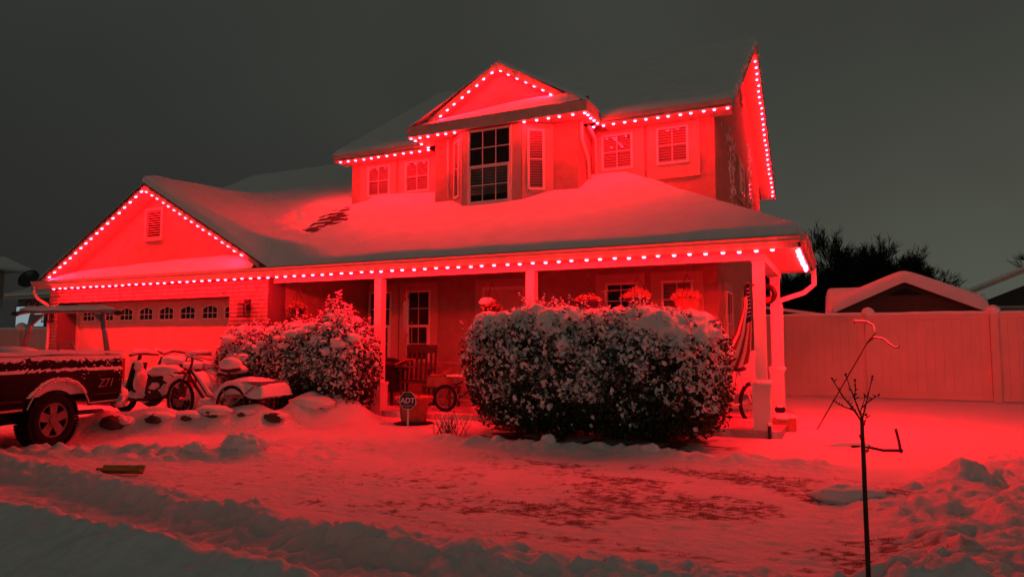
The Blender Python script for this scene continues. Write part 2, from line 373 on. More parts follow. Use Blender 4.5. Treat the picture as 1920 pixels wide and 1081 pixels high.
def ground_mat():
    m = bpy.data.materials.new('snow_ground'); m.use_nodes = True; t = m.node_tree; b = t.nodes['Principled BSDF']
    b.inputs['Roughness'].default_value = .75; b.inputs['Specular IOR Level'].default_value = .25
    g = t.nodes.new('ShaderNodeNewGeometry'); at_ = t.nodes.new('ShaderNodeAttribute'); at_.attribute_name = 'bare'
    n = t.nodes.new('ShaderNodeTexNoise'); n.inputs['Scale'].default_value = 1.7; n.inputs['Detail'].default_value = 8; t.links.new(g.outputs['Position'], n.inputs['Vector'])
    x = t.nodes.new('ShaderNodeMix'); x.data_type = 'RGBA'; x.inputs[6].default_value = (.70, .73, .72, 1); x.inputs[7].default_value = (.84, .855, .85, 1); t.links.new(n.outputs['Fac'], x.inputs[0])
    n2 = t.nodes.new('ShaderNodeTexNoise'); n2.inputs['Scale'].default_value = 30; n2.inputs['Detail'].default_value = 4; t.links.new(g.outputs['Position'], n2.inputs['Vector'])
    gr = t.nodes.new('ShaderNodeMix'); gr.data_type = 'RGBA'; gr.inputs[6].default_value = (.05, .04, .02, 1); gr.inputs[7].default_value = (.12, .09, .045, 1); t.links.new(n2.outputs['Fac'], gr.inputs[0])
    y = t.nodes.new('ShaderNodeMix'); y.data_type = 'RGBA'; t.links.new(at_.outputs['Fac'], y.inputs[0]); t.links.new(x.outputs[2], y.inputs[6]); t.links.new(gr.outputs[2], y.inputs[7])
    t.links.new(y.outputs[2], b.inputs['Base Color'])
    n3 = t.nodes.new('ShaderNodeTexNoise'); n3.inputs['Scale'].default_value = 14; n3.inputs['Detail'].default_value = 9; n3.inputs['Roughness'].default_value = .62; t.links.new(g.outputs['Position'], n3.inputs['Vector'])
    bp = t.nodes.new('ShaderNodeBump'); bp.inputs['Strength'].default_value = .7; bp.inputs['Distance'].default_value = .03
    t.links.new(n3.outputs['Fac'], bp.inputs['Height']); t.links.new(bp.outputs[0], b.inputs['Normal'])
    return m
gnd = fastmesh('snowy_ground', V, F, ground_mat(), None, kind='structure', smooth=True)
att = gnd.data.attributes.new('bare', 'FLOAT', 'POINT'); att.data.foreach_set('value', bare(X, Y).ravel().astype(np.float32))
def hz(x, y): return float(height(np.array([float(x)]), np.array([float(y)]))[0])
# grass blades poking through where the snow is thin
n = 26000; px = rng.uniform(-7, .8, n); py = rng.uniform(4.1, 7.4, n)
keep = bare(px, py) > rng.uniform(.25, 1, n); px = px[keep]; py = py[keep]; pz = height(px, py); k = len(px)
a = rng.uniform(0, 2*pi, k); hgt = rng.uniform(.012, .04, k); ln = rng.uniform(-.03, .03, (k, 2)); wv = np.stack([np.cos(a), np.sin(a)], 1)*.0025
B = np.stack([px, py, pz-.005], 1)
v0 = B.copy(); v0[:, :2] -= wv; v1 = B.copy(); v1[:, :2] += wv; v2 = B+np.c_[ln, hgt]
V = np.stack([v0, v1, v2], 1).reshape(-1, 3); F = np.arange(3*k).reshape(-1, 3)
GRASS = mat('winter_grass', (.11, .075, .03), .9, col2=(.05, .04, .018), nscale=11)
tag(fastmesh('lawn_grass', V, F, GRASS, None, kind='stuff'), 'dead grass blades poking through the trampled snow on the lawn', 'grass')

# ------------------------------------------------------------------ THE HOUSE
house = thing('house', 'two storey stucco house with snowy roofs, covered porch and red lights along the eaves', 'house', (-6, 13, 0))
PZ = .55; EY = 9.65
zf = lambda x, y: 2.70+PZ*(y-EY)               # long front slope
zg = lambda x, y: 4.70-PZ*abs(x+13.3)          # garage gable
zh = lambda x, y: 2.70+PZ*(-.43-x)             # porch end hip
zm = lambda x, y: 5.65+.64*(y-12.53) if y < 17 else 5.65+.64*4.47-.64*(y-17)
zb = lambda x, y: 6.88-.60*abs(x+6.03)
def wall(name, g, m=STUCCO, **k): return build(name, g, m, house, **k)
# lower walls
back = wall('porch_back_wall', G().box(-9.9, -2.0, 13.0, 13.15, .1, 2.78))
wall('porch_floor', G().box(-9.9, -.75, 9.98, 13.0, -.2, .10), PORCHF)
wall('porch_ceiling', G().box(-9.9, -1.0, 10.12, 13.0, 2.74, 2.78), SOFFIT)
wall('garage_side_wall', G().box(-10.05, -9.9, 10.325, 13.15, 0, 2.9))
side = wall('side_wall', G().prism([(13.15, 0), (21, 0), (21, 5.84), (17.0, 8.42), (13.15, 5.95)], -2.15, -2.0, 'x'))
wall('rear_wall', G().box(-16.6, -2.15, 20.85, 21, 0, 5.5))
wall('upper_front_wall', G().box(-10.45, -2.0, 13.0, 13.14, 2.8, 5.66))
wall('upper_end_wall', G().prism([(13.15, 2.8), (21, 2.8), (21, 5.84), (17.0, 8.42), (13.15, 5.95)], -10.45, -10.3, 'x'))
# garage front: brick clad piers and header, sunk door
gw = wall('garage_front_wall', G().box(-16.75, -16.42, 9.87, 10.32, 0, 2.53).box(-10.92, -9.9, 9.87, 10.32, 0, 2.53).box(-16.42, -10.92, 9.87, 10.32, 2.20, 2.53), MORTAR)
wall('garage_end_wall', G().box(-16.75, -16.6, 10.32, 16.5, 0, 2.75))
bs = G().box(0, .2, -.022, 0, 0, .062)
b0_ = None; nb = 0
for r in range(31):
    z = .05+r*.0795
    for (xa, xb) in ([(-16.74, -16.43), (-10.91, -9.91)] if z < 2.18 else [(-16.74, -9.91)]):
        if xb-xa < .5 and r % 1: continue
        x = xa-(.105 if r % 2 else 0)
        while x < xb-.03:
            a_, e_ = max(x, xa), min(x+.2, xb)
            if z > .32 and e_-a_ > .05:
                full = abs(e_-a_-.2) < .001
                pos = (a_, 9.87-rng.uniform(0, .007), z)
                if full:
                    if b0_ is None:
                        b0_ = build('brick', G().box(0, .196, 0, .03, 0, .061), BRICKM, gw, org=(0, 0, 0)); b0_.location = Vector((pos[0], pos[1]-.012, pos[2]))-ORG[gw.name]
                    else: share(b0_, gw, (pos[0], pos[1]-.012, pos[2]))
                else: build('brick', G().box(a_, e_, pos[1]-.012, pos[1]+.018, z, z+.066), BRICKM, gw)
                nb += 1
            x += .205
print('bricks', nb)
# garage door: 4 rows x 8 panels, arched lights in the top row
gd = wall('garage_door', G().box(-16.42, -10.92, 10.37, 10.41, 0, 2.3), DOORM)
door_frame = wall('garage_door_trim', G().box(-16.42, -16.34, 10.30, 10.37, 0, 2.18).box(-11.0, -10.92, 10.30, 10.37, 0, 2.18).box(-16.34, -11.0, 10.30, 10.37, 2.172, 2.198), FASCIA)
pw = 5.34/8; p0 = None
archw = None
for c in range(8):
    xa = -16.34+c*pw
    for r in range(4):
        z = .02+r*.54
        if r < 3:
            g = G().box(.001, pw-.001, 0, .03, .006, .534)
            g.box(.09, pw-.09, -.007, 0, .10, .44)
            if p0 is None: p0 = build('door_panel', g, DOORM, gd, org=(0, 0, 0)); p0.location = Vector((xa, 10.34, z))-ORG[gd.name]
            else: share(p0, gd, (xa, 10.34, z))
        else:
            # panel with an arched opening
            x0, x1, zb0, zt = .12, pw-.12, .16, .36
            arc = [(x1-(x1-x0)*i/8, zt-.0+.06*sin(pi*i/8)) for i in range(9)]
            if archw is None:
                g = G()
                g.box(.001, x0, 0, .03, .006, .528).box(x1, pw-.001, 0, .03, .006, .528).box(x0, x1, 0, .03, .012, zb0)
                for i in range(8):
                    g.prism([(arc[i][0], arc[i][1]), (arc[i][0], .528), (arc[i+1][0], .528), (arc[i+1][0], arc[i+1][1])], 0, .03)
                archw = build('door_panel', g, DOORM, gd, org=(0, 0, 0)); archw.location = Vector((xa, 10.34, z))-ORG[gd.name]
                g = G().box(x0-.025, x0, -.012, 0, zb0-.02, zt+.01).box(x1, x1+.025, -.012, 0, zb0-.02, zt+.01).box(x0, x1, -.012, 0, zb0-.025, zb0)
                for i in range(8):
                    a1_, a2_ = arc[i], arc[i+1]
                    g.prism([a1_, (a1_[0], a1_[1]+.025), (a2_[0], a2_[1]+.025), a2_], -.012, 0)
                cx_ = (x0+x1)/2
                for q in (-.068, .068): g.box(cx_+q-.008, cx_+q+.008, 0, .012, zb0, zt+.035)
                g.box(x0, x1, .001, .011, .262, .278)
                archf = build('window_grille', g, FRAME, gd, org=(0, 0, 0)); archf.location = Vector((xa, 10.34, z))-ORG[gd.name]
                archp = build('pane', G().add([(a_, .015, b_) for a_, b_ in [(x0, zb0), (x1, zb0)]+arc], [tuple(range(11))]), GLASS, gd, org=(0, 0, 0)); archp.location = archf.location.copy()
                archb = build('dark_backing', G().box(x0-.02, x1+.02, .024, .028, zb0-.02, zt+.08), DARK, gd, org=(0, 0, 0)); archb.location = archf.location.copy()
            else:
                for q in (archw, archf, archp, archb): share(q, gd, (xa, 10.34, z))

# fascia, soffits, gutters
def fascia_x(name, x0, x1, y, z0, z1, gutter=True):
    g = G().box(x0, x1, y, y+.025, z0, z1)
    if gutter:  # K-profile gutter on its face
        g.prism([(y, z1), (y-.09, z1), (y-.10, z1-.03), (y-.075, z1-.05), (y-.07, z1-.085), (y-.045, z1-.105), (y, z1-.105)], x0, x1, 'x')
    return build(name, g, FASCIA, house)
fascia_x('lower_gutter', -17.0, -.43, EY, 2.53, 2.70)
g = G().box(-.455, -.43, EY, 13.35, 2.53, 2.70).prism([(-.43, 2.70), (-.34, 2.70), (-.33, 2.67), (-.355, 2.65), (-.36, 2.615), (-.385, 2.595), (-.43, 2.595)], EY-.1, 13.35, 'y')
build('side_gutter', g, FASCIA, house)
def strips(name, x0, x1, y0, y1, z, st=.2, ax='x', th=.012):
    g = G(); a = x0
    if ax == 'x':
        while a < x1-.01: g.box(a, min(a+st-.006, x1), y0, y1, z, z+th); a += st
    else:
        a = y0
        while a < y1-.01: g.box(x0, x1, a, min(a+st-.006, y1), z, z+th); a += st
    return build(name, g, SOFFIT, house, kind='stuff')
strips('garage_soffit', -16.95, -9.9, EY+.025, 10.09, 2.535)
strips('porch_soffit', -9.9, -.46, EY+.025, 10.0, 2.535)
strips('porch_side_soffit', -.92, -.456, 10.0, 13.3, 2.535, ax='y')
# porch beams: frieze boards over a core
bm = wall('porch_beam', G().box(-9.9, -.92, 10.015, 10.12, 2.46, 2.74), VINYL)
k0 = None; x = -9.895
while x < -1.0:
    if k0 is None: k0 = build('frieze_board', G().box(0, .292, 0, .012, 0, .105), VINYL, bm, org=(0, 0, 0)); k0.location = Vector((x, 10.0, 2.43))-ORG[bm.name]
    else: share(k0, bm, (x, 10.0, 2.43))
    x += .3
bm2 = wall('side_beam', G().box(-1.10, -.935, 10.12, 13.0, 2.46, 2.74), VINYL)
k1 = None; y = 10.12
while y < 12.9:
    if k1 is None: k1 = build('frieze_board', G().box(0, .012, 0, .292, 0, .105), VINYL, bm2, org=(0, 0, 0)); k1.location = Vector((-.932, y, 2.43))-ORG[bm2.name]
    else: share(k1, bm2, (-.932, y, 2.43))
    share(k1, bm2, (-1.115, y, 2.43)); y += .3

def window(x, z, wd, ht, o=None, a=0, rows=2, cols=2, hung=False, blinds=True, trim=None, name='window', slat=.052, openf=0., frm=None, bl=None):
    """a window whose bottom left is (x, z) along a wall with origin o and angle a"""
    T = frame(o or (0, 13.0, 0), a)
    fm = frm or FRAME; t = .045
    g = G(T).box(x, x+t, .02, .062, z, z+ht).box(x+wd-t, x+wd, .02, .062, z, z+ht).box(x+t, x+wd-t, .02, .062, z, z+t).box(x+t, x+wd-t, .02, .052, z+ht-t, z+ht)
    g.box(x, x+wd, .001, .006, z, z+ht)
    wdw = build(name, g, [fm], house)
    build('interior_shade', G(T).box(x+t-.002, x+wd-t+.002, .007, .010, z+t-.002, z+ht-t+.002), DARK, wdw)  # near-black sheet on the solid wall, in place of an unlit room
    build('pane', G(T).add([(x+t, .05, z+t), (x+wd-t, .05, z+t), (x+wd-t, .05, z+ht-t), (x+t, .05, z+ht-t)], [(0, 1, 2, 3)]), GLASS, wdw)
    if hung:
        zm_ = z+ht*.5
        build('meeting_rail', G(T).box(x+t, x+wd-t, .053, .085, zm_-.03, zm_+.03).box(x+t, x+t+.03, .053, .08, z+t, zm_-.03).box(x+wd-t-.03, x+wd-t, .053, .08, z+t, zm_-.03).box(x+t+.03, x+wd-t-.03, .053, .08, z+t, z+t+.03), fm, wdw)
    for (za, zb_) in ([(z+t, z+ht*.5-.03), (z+ht*.5+.03, z+ht-t)] if hung else [(z+t, z+ht-t)]):
        for c in range(1, cols):
            xx = x+t+(wd-2*t)*c/cols; build('muntin', G(T).box(xx-.009, xx+.009, .0525, .060, za, zb_), fm, wdw)
        for r in range(1, rows):
            zz = za+(zb_-za)*r/rows; build('muntin', G(T).box(x+t, x+wd-t, .0605, .066, zz-.009, zz+.009), fm, wdw)
    if blinds:
        s0 = None; zz = z+t+.01+openf*ht
        while zz < (z+ht*.5 if name == 'bay_window' else z+ht-t-.03):
            if s0 is None:
                s0 = build('slat', G(T).add([(x+t+.004, .034, zz), (x+wd-t-.004, .034, zz), (x+wd-t-.004, .022, zz+slat*.84), (x+t+.004, .022, zz+slat*.84), (x+t+.004, .037, zz+.001), (x+wd-t-.004, .037, zz+.001), (x+wd-t-.004, .025, zz+slat*.84+.001), (x+t+.004, .025, zz+slat*.84+.001)], BOXF), bl or BLIND, wdw)
                z0_ = zz; o0 = ORG[s0.name].copy()
            else: share(s0, wdw, o0+Vector((0, 0, zz-z0_)))
            zz += slat
    if trim:
        xa, xb, za, zb_, th = trim
        g = G(T).box(xa, x, 0, th, za, zb_).box(x+wd, xb, 0, th, za, zb_).box(x, x+wd, 0, th, za, z).box(x, x+wd, 0, th, z+ht, zb_)
        build('window_surround', g, TRIM, wdw)
    return wdw
# upper front windows with tall stucco surrounds
for xa, xb, w0, w1 in [(-10.18, -9.16, -9.96, -9.32), (-9.08, -8.06, -8.90, -8.24), (-4.28, -3.33, -4.19, -3.55), (-3.27, -2.27, -3.09, -2.47)]:
    window(w0, 4.69, w1-w0, .73, trim=(xa, xb, 4.42, 5.49, .035))
# porch windows and door
window(-9.86, .85, .63, 1.60, cols=2, rows=2, hung=True, blinds=False, trim=(-10.0+.12, -9.05, .6, 2.62, .04))
window(-8.80, .85, .62, 1.60, cols=2, rows=2, hung=True, blinds=False, trim=(-9.01, -8.0, .6, 2.62, .04))
window(-4.14, 1.05, .64, 1.40, cols=2, rows=2, hung=True, blinds=False, trim=(-4.34, -3.36, .8, 2.62, .04))
window(-3.04, 1.05, .60, 1.40, cols=2, rows=2, hung=True, slat=.05, trim=(-3.24, -2.26, .8, 2.62, .04))
# curtains behind the third
DT = frame((0, 13.0, 0), 0)
g = G(DT)
dr = build('front_door', G(DT).box(-6.83, -5.93, .005, .045, .1, 2.40), DOORM, house)
for (u0, u1) in ((-6.72, -6.42), (-6.34, -6.04)):
    for (z0, z1) in ((.25, .85), (.97, 1.55), (1.67, 2.0), (2.08, 2.28)):
        build('door_panel', G(DT).box(u0, u1, .046, .056, z0, z1), DOORM, dr)
build('knob', G().blob((-6.0, 12.92, 1.05), .035, nu=10, nv=6, amp=0), CHROME, dr, True)
build('door_surround', G(DT).box(-7.05, -6.88, 0, .05, .1, 2.62).box(-5.88, -5.71, 0, .05, .1, 2.62).box(-6.88, -5.88, 0, .05, 2.46, 2.62), TRIM, house)
build('door_jamb', G(DT).box(-6.88, -6.83, 0, .06, .1, 2.46).box(-5.93, -5.88, 0, .06, .1, 2.46).box(-6.83, -5.93, 0, .06, 2.40, 2.46), FRAME, house)
build('brick_wainscot', G(DT).box(-9.88, -7.06, .001, .09, .1, .82).box(-5.70, -2.0, .001, .09, .1, .82), BRICKM, house)
build('wainscot_ledge', G(DT).box(-9.88, -7.06, .001, .13, .822, .87).box(-5.70, -2.0, .001, .13, .822, .87), FASCIA, house)
# side wall windows (facing the yard)
for (y0, y1, z0, z1) in [(16.36, 16.95, 4.72, 5.42), (17.95, 18.55, 4.80, 5.42), (13.75, 14.5, 1.0, 2.3), (16.2, 17.0, 1.0, 2.3)]:
    window(y0, z0, y1-y0, z1-z0, o=(-2.0, 0, 0), a=pi/2, trim=(y0-.16, y1+.16, z0-.16, z1+.16, .03))
ve = build('gable_vent', G(frame((-2.0, 0, 0), pi/2)).box(17.05, 17.5, .001, .04, 7.1, 7.16).box(17.05, 17.5, .001, .04, 7.66, 7.72).box(17.05, 17.1, .001, .04, 7.16, 7.66).box(17.45, 17.5, .001, .04, 7.16, 7.66), FASCIA, house)
for q in range(8): build('louvre', G(frame((-2.0, 0, 0), pi/2)).box(17.1, 17.45, .002, .03, 7.18+q*.06, 7.2+q*.06), FASCIA, ve)

# ---- roof decks
def deck(name, quads, th=.09, m=SHINGLE): # quads of (x,y,z), extruded down
    g = G()
    for q in quads: g.slab(q, (0, 0, -th))
    return build(name, g, m, house)
P3 = lambda f, x, y, dz=0.: (x, y, f(x, y)+dz)
lower = deck('lower_roof', [[P3(zf, -9.66, EY), P3(zf, -.43, EY), P3(zf, -3.73, 12.95), P3(zf, -13.0, 12.95)],
                       [P3(zf, -13.0, 12.95), P3(zf, -10.45, 12.95), P3(zf, -10.45, 17.23), P3(zf, -13.0, 17.23)],
                       [P3(zf, -18.25, 14.5), P3(zf, -13.0, 12.95), P3(zf, -13.0, 17.23), P3(zf, -18.25, 17.23)],
                       [P3(zh, -.43, EY), P3(zh, -.43, 13.35), P3(zh, -2.0, 13.35), P3(zh, -2.0, 13.0), P3(zh, -3.73, 12.95)],
                       [(-18.25, 17.23, 6.87), (-10.45, 17.23, 6.87), (-10.45, 21.4, 4.6), (-18.25, 21.4, 4.6)]])
gar = deck('garage_roof', [[P3(zg, -17.0, EY), P3(zg, -13.3, EY), P3(zg, -13.3, 16), P3(zg, -17.0, 16)],
                       [P3(zg, -13.3, EY), (-9.66, EY, zg(-9.66, 0)), P3(zg, -13.3, 13.29)]], .07)
mainr = deck('main_roof', [[(-10.62, 12.5, 5.64), (-1.62, 12.5, 5.64), (-1.62, 17, 8.52), (-10.62, 17, 8.52)],
                       [(-10.62, 17, 8.52), (-1.62, 17, 8.52), (-1.62, 21.5, 5.64), (-10.62, 21.5, 5.64)]], .10)
bayr = deck('bay_roof', [[P3(zb, -7.98, 11.72), P3(zb, -7.55, 11.98), P3(zb, -6.03, 11.98), P3(zb, -6.03, 14.45), P3(zb, -7.98, 12.7)],
                       [P3(zb, -4.08, 11.72), P3(zb, -4.08, 12.7), P3(zb, -6.03, 14.45), P3(zb, -6.03, 11.98), P3(zb, -4.51, 11.98)]], .07)
# ---- snow blankets
def snow_quad(g, A, B, C, D, zfn, taper, th, nu=60, nv=30, mod=None, lip=.03):
    """A-B is the lower edge, D-C the upper; taper = which of AB, BC, CD, DA thin out to nothing"""
    A, B, C, D = [np.array(p[:2], float) for p in (A, B, C, D)]
    u = np.linspace(0, 1, nu+1)[:, None, None]; v = np.linspace(0, 1, nv+1)[None, :, None]
    us = .5-.5*np.cos(pi*u); vs = .5-.5*np.cos(pi*v)
    us = .5*us+.5*u; vs = .5*vs+.5*v
    P = (A*(1-us)+B*us)*(1-vs)+(D*(1-us)+C*us)*vs
    x, y = P[..., 0], P[..., 1]
    def ds(p, q):
        d = q-p; l = np.hypot(*d)
        return np.full(x.shape, 9.) if l < 1e-6 else np.abs((x-p[0])*d[1]-(y-p[1])*d[0])/l
    e = np.full(x.shape, 9.)
    for t_, (p, q) in zip(taper, ((A, B), (B, C), (C, D), (D, A))):
        if t_: e = np.minimum(e, ds(p, q))
    k = np.sqrt(np.clip(1-(1-np.clip(e/(th*1.1), 0, 1))**2, 0, 1))
    t = th*(.72+.56*fbm(x*.9, y*.9, 0, 3, 61))*k+.012*(fbm(x*5, y*5, 0, 3, 62)-.5)*k
    if mod is not None: t = mod(x, y, t)
    z = np.vectorize(zfn)(x, y)+t+.004
    VV = [[(float(x[i, j]), float(y[i, j]), float(z[i, j])) for j in range(nv+1)] for i in range(nu+1)]
    g.grid(VV)
def patch(x, y, t):   # wind scoured spot where the shingles show
    dx, dy = x+10.25, y-12.0
    a = dx*.86+dy*.5; b = -dx*.5+dy*.86
    r = np.sqrt((a/.58)**2+(b/.95)**2)+.8*(fbm(x*4, y*4, 0, 4, 63)-.5)
    m_ = sst(.75, 1.75, r)
    return t*m_+.006*(1-m_)
def blend(x, y, own='f'):
    y = np.asarray(y, float); ramp_ = sst(EY-.06, EY+.30, y)
    a = 2.70+PZ*(y-EY); b = 4.70-PZ*np.abs(x+13.3); return (((a+b)+np.sqrt((a-b)**2+.75**2))/2-np.maximum(a, b))*ramp_
def valley(x, y, t):  # snow gathers in the valley beside the garage gable
    return patch(x, y, t+blend(x, y)*sst(-8, -9.5, x))
g = G()
snow_quad(g, (-9.60, EY-.06), (-.36, EY-.06), (-3.73, 12.98), (-12.99, 12.98), zf, (1, 0, 0, 0), .12, 170, 60, valley)
snow_quad(g, (-12.99, 12.98), (-10.45, 12.98), (-10.45, 17.23), (-12.99, 17.23), zf, (0, 0, 0, 0), .12, 40, 40, valley)
snow_quad(g, (-18.3, 14.4), (-12.99, 12.98), (-12.99, 17.23), (-18.3, 17.23), zf, (0, 0, 0, 1), .12, 40, 40, valley)
snow_quad(g, (-.36, 13.4), (-.36, EY-.06), (-3.73, 12.97), (-2.0, 13.4), lambda x, y: zh(x, y), (1, 0, 0, 1), .12, 70, 30)
snow_quad(g, (-10.45, 21.4), (-18.3, 21.4), (-18.3, 17.23), (-10.45, 17.23), lambda x, y: 6.87-PZ*(y-17.23), (1, 1, 0, 0), .12, 20, 20)
# rounded snow crest filling the hip seam at the porch corner
g.tube([(-.42+.0, EY-.02, 2.72)]+[(-.43-q, EY+q, 2.72+PZ*q-.05+.012*sin(q*9)) for q in (.2, .6, 1.0, 1.5, 2, 2.5, 3, 3.28)], [.05]+[.12]*8, 10)
build('roof_snow', g, SNOW, lower, True)
g = G()
snow_quad(g, (-17.03, 16), (-17.03, EY), (-13.3, EY), (-13.3, 16), zg, (1, 1, 0, 0), .12, 40, 30)
snow_quad(g, (-13.3, EY-.06), (-9.60, EY-.06), (-13.3, 13.29), (-13.3, 13.29), zg, (1, 0, 0, 0), .12, 70, 60, lambda x, y, t: t+blend(x, y))
build('roof_snow', g, SNOW, gar, True)
g = G()
snow_quad(g, (-10.66, 12.46), (-1.58, 12.46), (-1.58, 17), (-10.66, 17), zm, (1, 1, 0, 1), .13, 120, 50)
snow_quad(g, (-1.58, 21.54), (-10.66, 21.54), (-10.66, 17), (-1.58, 17), zm, (1, 1, 0, 1), .13, 50, 50)
for q in range(26):     # snow lumps frozen on the yard-side rake
    yy = 12.8+q*.33; g.blob((-1.60, yy+rng.uniform(-.1, .1), zm(0, yy)+.03), rng.uniform(.06, .13), (.6, 1.3, .8), nu=8, nv=6, seed=q)
build('roof_snow', g, SNOW, mainr, True)
g = G()
snow_quad(g, (-8.02, 12.75), (-8.02, 11.68), (-6.03, 11.95), (-6.03, 14.45), zb, (1, 1, 0, 0), .10, 40, 30)
snow_quad(g, (-4.04, 11.68), (-4.04, 12.75), (-6.03, 14.45), (-6.03, 11.95), zb, (1, 0, 0, 1), .10, 40, 30)
build('roof_snow', g, SNOW, bayr, True)
# shingles laid bare
s0 = None; ns = 0
TS = Matrix.Translation((0, 0, 0)) @ Matrix.Rotation(math.atan(PZ), 4, 'X')
for r in range(34):
    yy = 10.75+r*.125*cos(math.atan(PZ))
    x = -11.6-(.15 if r % 2 else 0)
    while x < -8.9:
        x += .305
        if x > -10.3 and yy > 12.85: continue
        cx_, cy_ = np.array([x+.15]), np.array([yy+.06])
        base = patch(cx_, cy_, np.array([.11]))[0]
        if base < .055 and rng.uniform() < .85-9*max(0, base-.012):
            if s0 is None: s0 = build('shingle', G(TS).box(.003, .295, 0, .15, .0, .013), SHINGLE, lower, org=(0, 0, 0)); s0.location = Vector((x, yy, zf(x, yy)+.004))-ORG[lower.name]
            else: share(s0, lower, (x, yy, zf(x, yy)+rng.uniform(-.012, .010)))
            ns += 1
print('shingles', ns)

# ---- garage gable front
gg = wall('garage_gable_wall', G().prism([(-16.6, 2.60), (-10.0, 2.60), (-10.0, 2.80), (-13.3, 4.60), (-16.6, 2.80)], 10.1, 10.25))
T = frame((0, 10.1, 0), 0)
ve = build('gable_vent', G(T).box(-13.79, -13.19, .001, .06, 3.50, 3.57).box(-13.79, -13.19, .001, .06, 4.16, 4.23).box(-13.79, -13.72, .001, .06, 3.57, 4.16).box(-13.26, -13.19, .001, .06, 3.57, 4.16), FASCIA, house)
build('vent_shade', G(T).box(-13.72, -13.26, .001, .005, 3.57, 4.16), DARK, ve)  # near-black sheet that paints the shade between the louvres
l0 = None
for q in range(11):
    z_ = 3.585+q*.053
    gq = G(T).add([(-13.72, .010, z_+.020), (-13.26, .010, z_+.020), (-13.26, .05, z_), (-13.72, .05, z_), (-13.72, .014, z_+.028), (-13.26, .014, z_+.028), (-13.26, .054, z_+.008), (-13.72, .054, z_+.008)], BOXF)
    build('louvre', gq, FASCIA, ve)
def rake(name, pa, pb, y0, y1, drop, hgt, th=.03):
    """barge board between two (x,z) points in the plane y0, with a boarded soffit back to y1"""
    (xa, za), (xb, zb_) = pa, pb
    o = build(name, G().prism([(xa, za-hgt), (xb, zb_-hgt), (xb, zb_), (xa, za)], y0, y0+th), FASCIA, house)
    g = G(); n_ = int(sqrt((xb-xa)**2+(zb_-za)**2)/.18)
    for q in range(n_):
        t0, t1 = q/n_, (q+.96)/n_
        a_ = (xa+(xb-xa)*t0, za+(zb_-za)*t0-drop); c_ = (xa+(xb-xa)*t1, za+(zb_-za)*t1-drop)
        g.prism([(a_[0], a_[1]), (c_[0], c_[1]), (c_[0], c_[1]+.012), (a_[0], a_[1]+.012)], y0+th, y1)
    build('rake_soffit', g, SOFFIT, o, kind='stuff')
    return o
rake('rake_board', (-17.0, 2.68), (-13.3, 4.71), 9.66, 10.1, .12, .17)
rake('rake_board', (-13.3, 4.71), (-9.95, 2.87), 9.66, 10.1, .12, .17)
# pent roof under the gable, deep in snow
pent = build('pent_roof', G().prism([(EY+.03, 2.70), (10.12, 2.90), (10.12, 2.80), (EY+.03, 2.60)], -16.9, -9.9, 'x'), SHINGLE, house)
g = G(); VV = []
for i_ in range(90):
    xx = -16.85+i_*(6.75/89); row = []
    th_ = (.07+.11*sst(-16.5, -11.8, np.array(xx)))*float(sst(-16.9, -16.5, np.array(xx)))*(1+.2*(float(fbm(xx*2, 0, 0, 3, 71))-.5))
    for j_ in range(9):
        yy = 9.60+j_*.062; row.append((xx, yy, 2.70+.42*max(0, yy-EY)+float(th_)*sin(min(1, (j_)/5.)*pi/2)))
    VV.append(row)
g.grid(VV); build('pent_snow', g, SNOW, pent, True)

# ---- bay: block, angled window box, roof front
bay = wall('bay_wall', G().box(-7.62, -4.41, 12.2, 13.0, 3.8, 5.55))
FO = [(-7.15, 12.2), (-6.75, 11.87), (-5.45, 11.87), (-4.93, 12.2)]
g = G(); g.prism(FO, 3.70, 5.53, 'z'); build('bay_window_box', g, TRIM, house)
window(-6.62, 3.99, .97, 1.53, o=(0, 11.87, 0), cols=3, rows=2, hung=True, name='bay_window', slat=.058, openf=.10, trim=(-6.75, -5.45, 3.88, 5.53, .03), bl=mat('shaded_blind', (.34, .30, .27), .7, col2=(.12, .11, .10), nscale=2.2))
a = atan2(.33, .52); ww = sqrt(.33**2+.52**2)
window(.10, 4.22, .34, 1.20, o=(-5.45, 11.87, 0), a=a, cols=1, rows=2, hung=False, slat=.05, trim=(.0, ww, 4.02, 5.53, .03))
a2 = -atan2(.33, .40); w2 = sqrt(.33**2+.40**2)
window(.10, 4.22, .30, 1.20, o=(-7.15, 12.2, 0), a=a2, cols=1, rows=2, slat=.05, trim=(.0, w2, 4.02, 5.53, .03))
build('bay_fascia', G().box(-8.0, -4.06, 11.70, 11.725, 5.53, 5.735).box(-7.995, -4.065, 11.68, 11.70, 5.66, 5.735), FASCIA, house)
build('bay_side_fascia', G().box(-8.0, -7.975, 11.725, 12.5, 5.53, 5.73), FASCIA, house)
build('bay_side_fascia', G().box(-4.085, -4.06, 11.725, 12.5, 5.53, 5.73), FASCIA, house)
strips('bay_soffit', -7.975, -4.085, 11.726, 12.5, 5.555, .1)
pent2 = build('bay_pent_roof', G().prism([(11.73, 5.74), (12.12, 5.96), (12.12, 5.60), (11.73, 5.60)], -7.9, -4.16, 'x'), SHINGLE, house)
VV = []
for i_ in range(70):
    xx = -7.85+i_*(3.66/69); row = []
    th_ = (.03+.13*float(sst(-7.7, -5.2, np.array(xx))))*float(sst(-7.9, -7.5, np.array(xx)))
    for j_ in range(9):
        yy = 11.67+j_*.056; row.append((xx, yy, 5.74+.5*max(0, yy-11.7)+th_*sin(min(1, j_/5.)*pi/2)))
    VV.append(row)
build('pent_snow', G().grid(VV), SNOW, pent2, True)
wall('bay_gable_wall', G().prism([(-7.75, 5.6), (-4.3, 5.6), (-4.3, 5.74), (-6.03, 6.815), (-7.75, 5.74)], 12.155, 12.25))
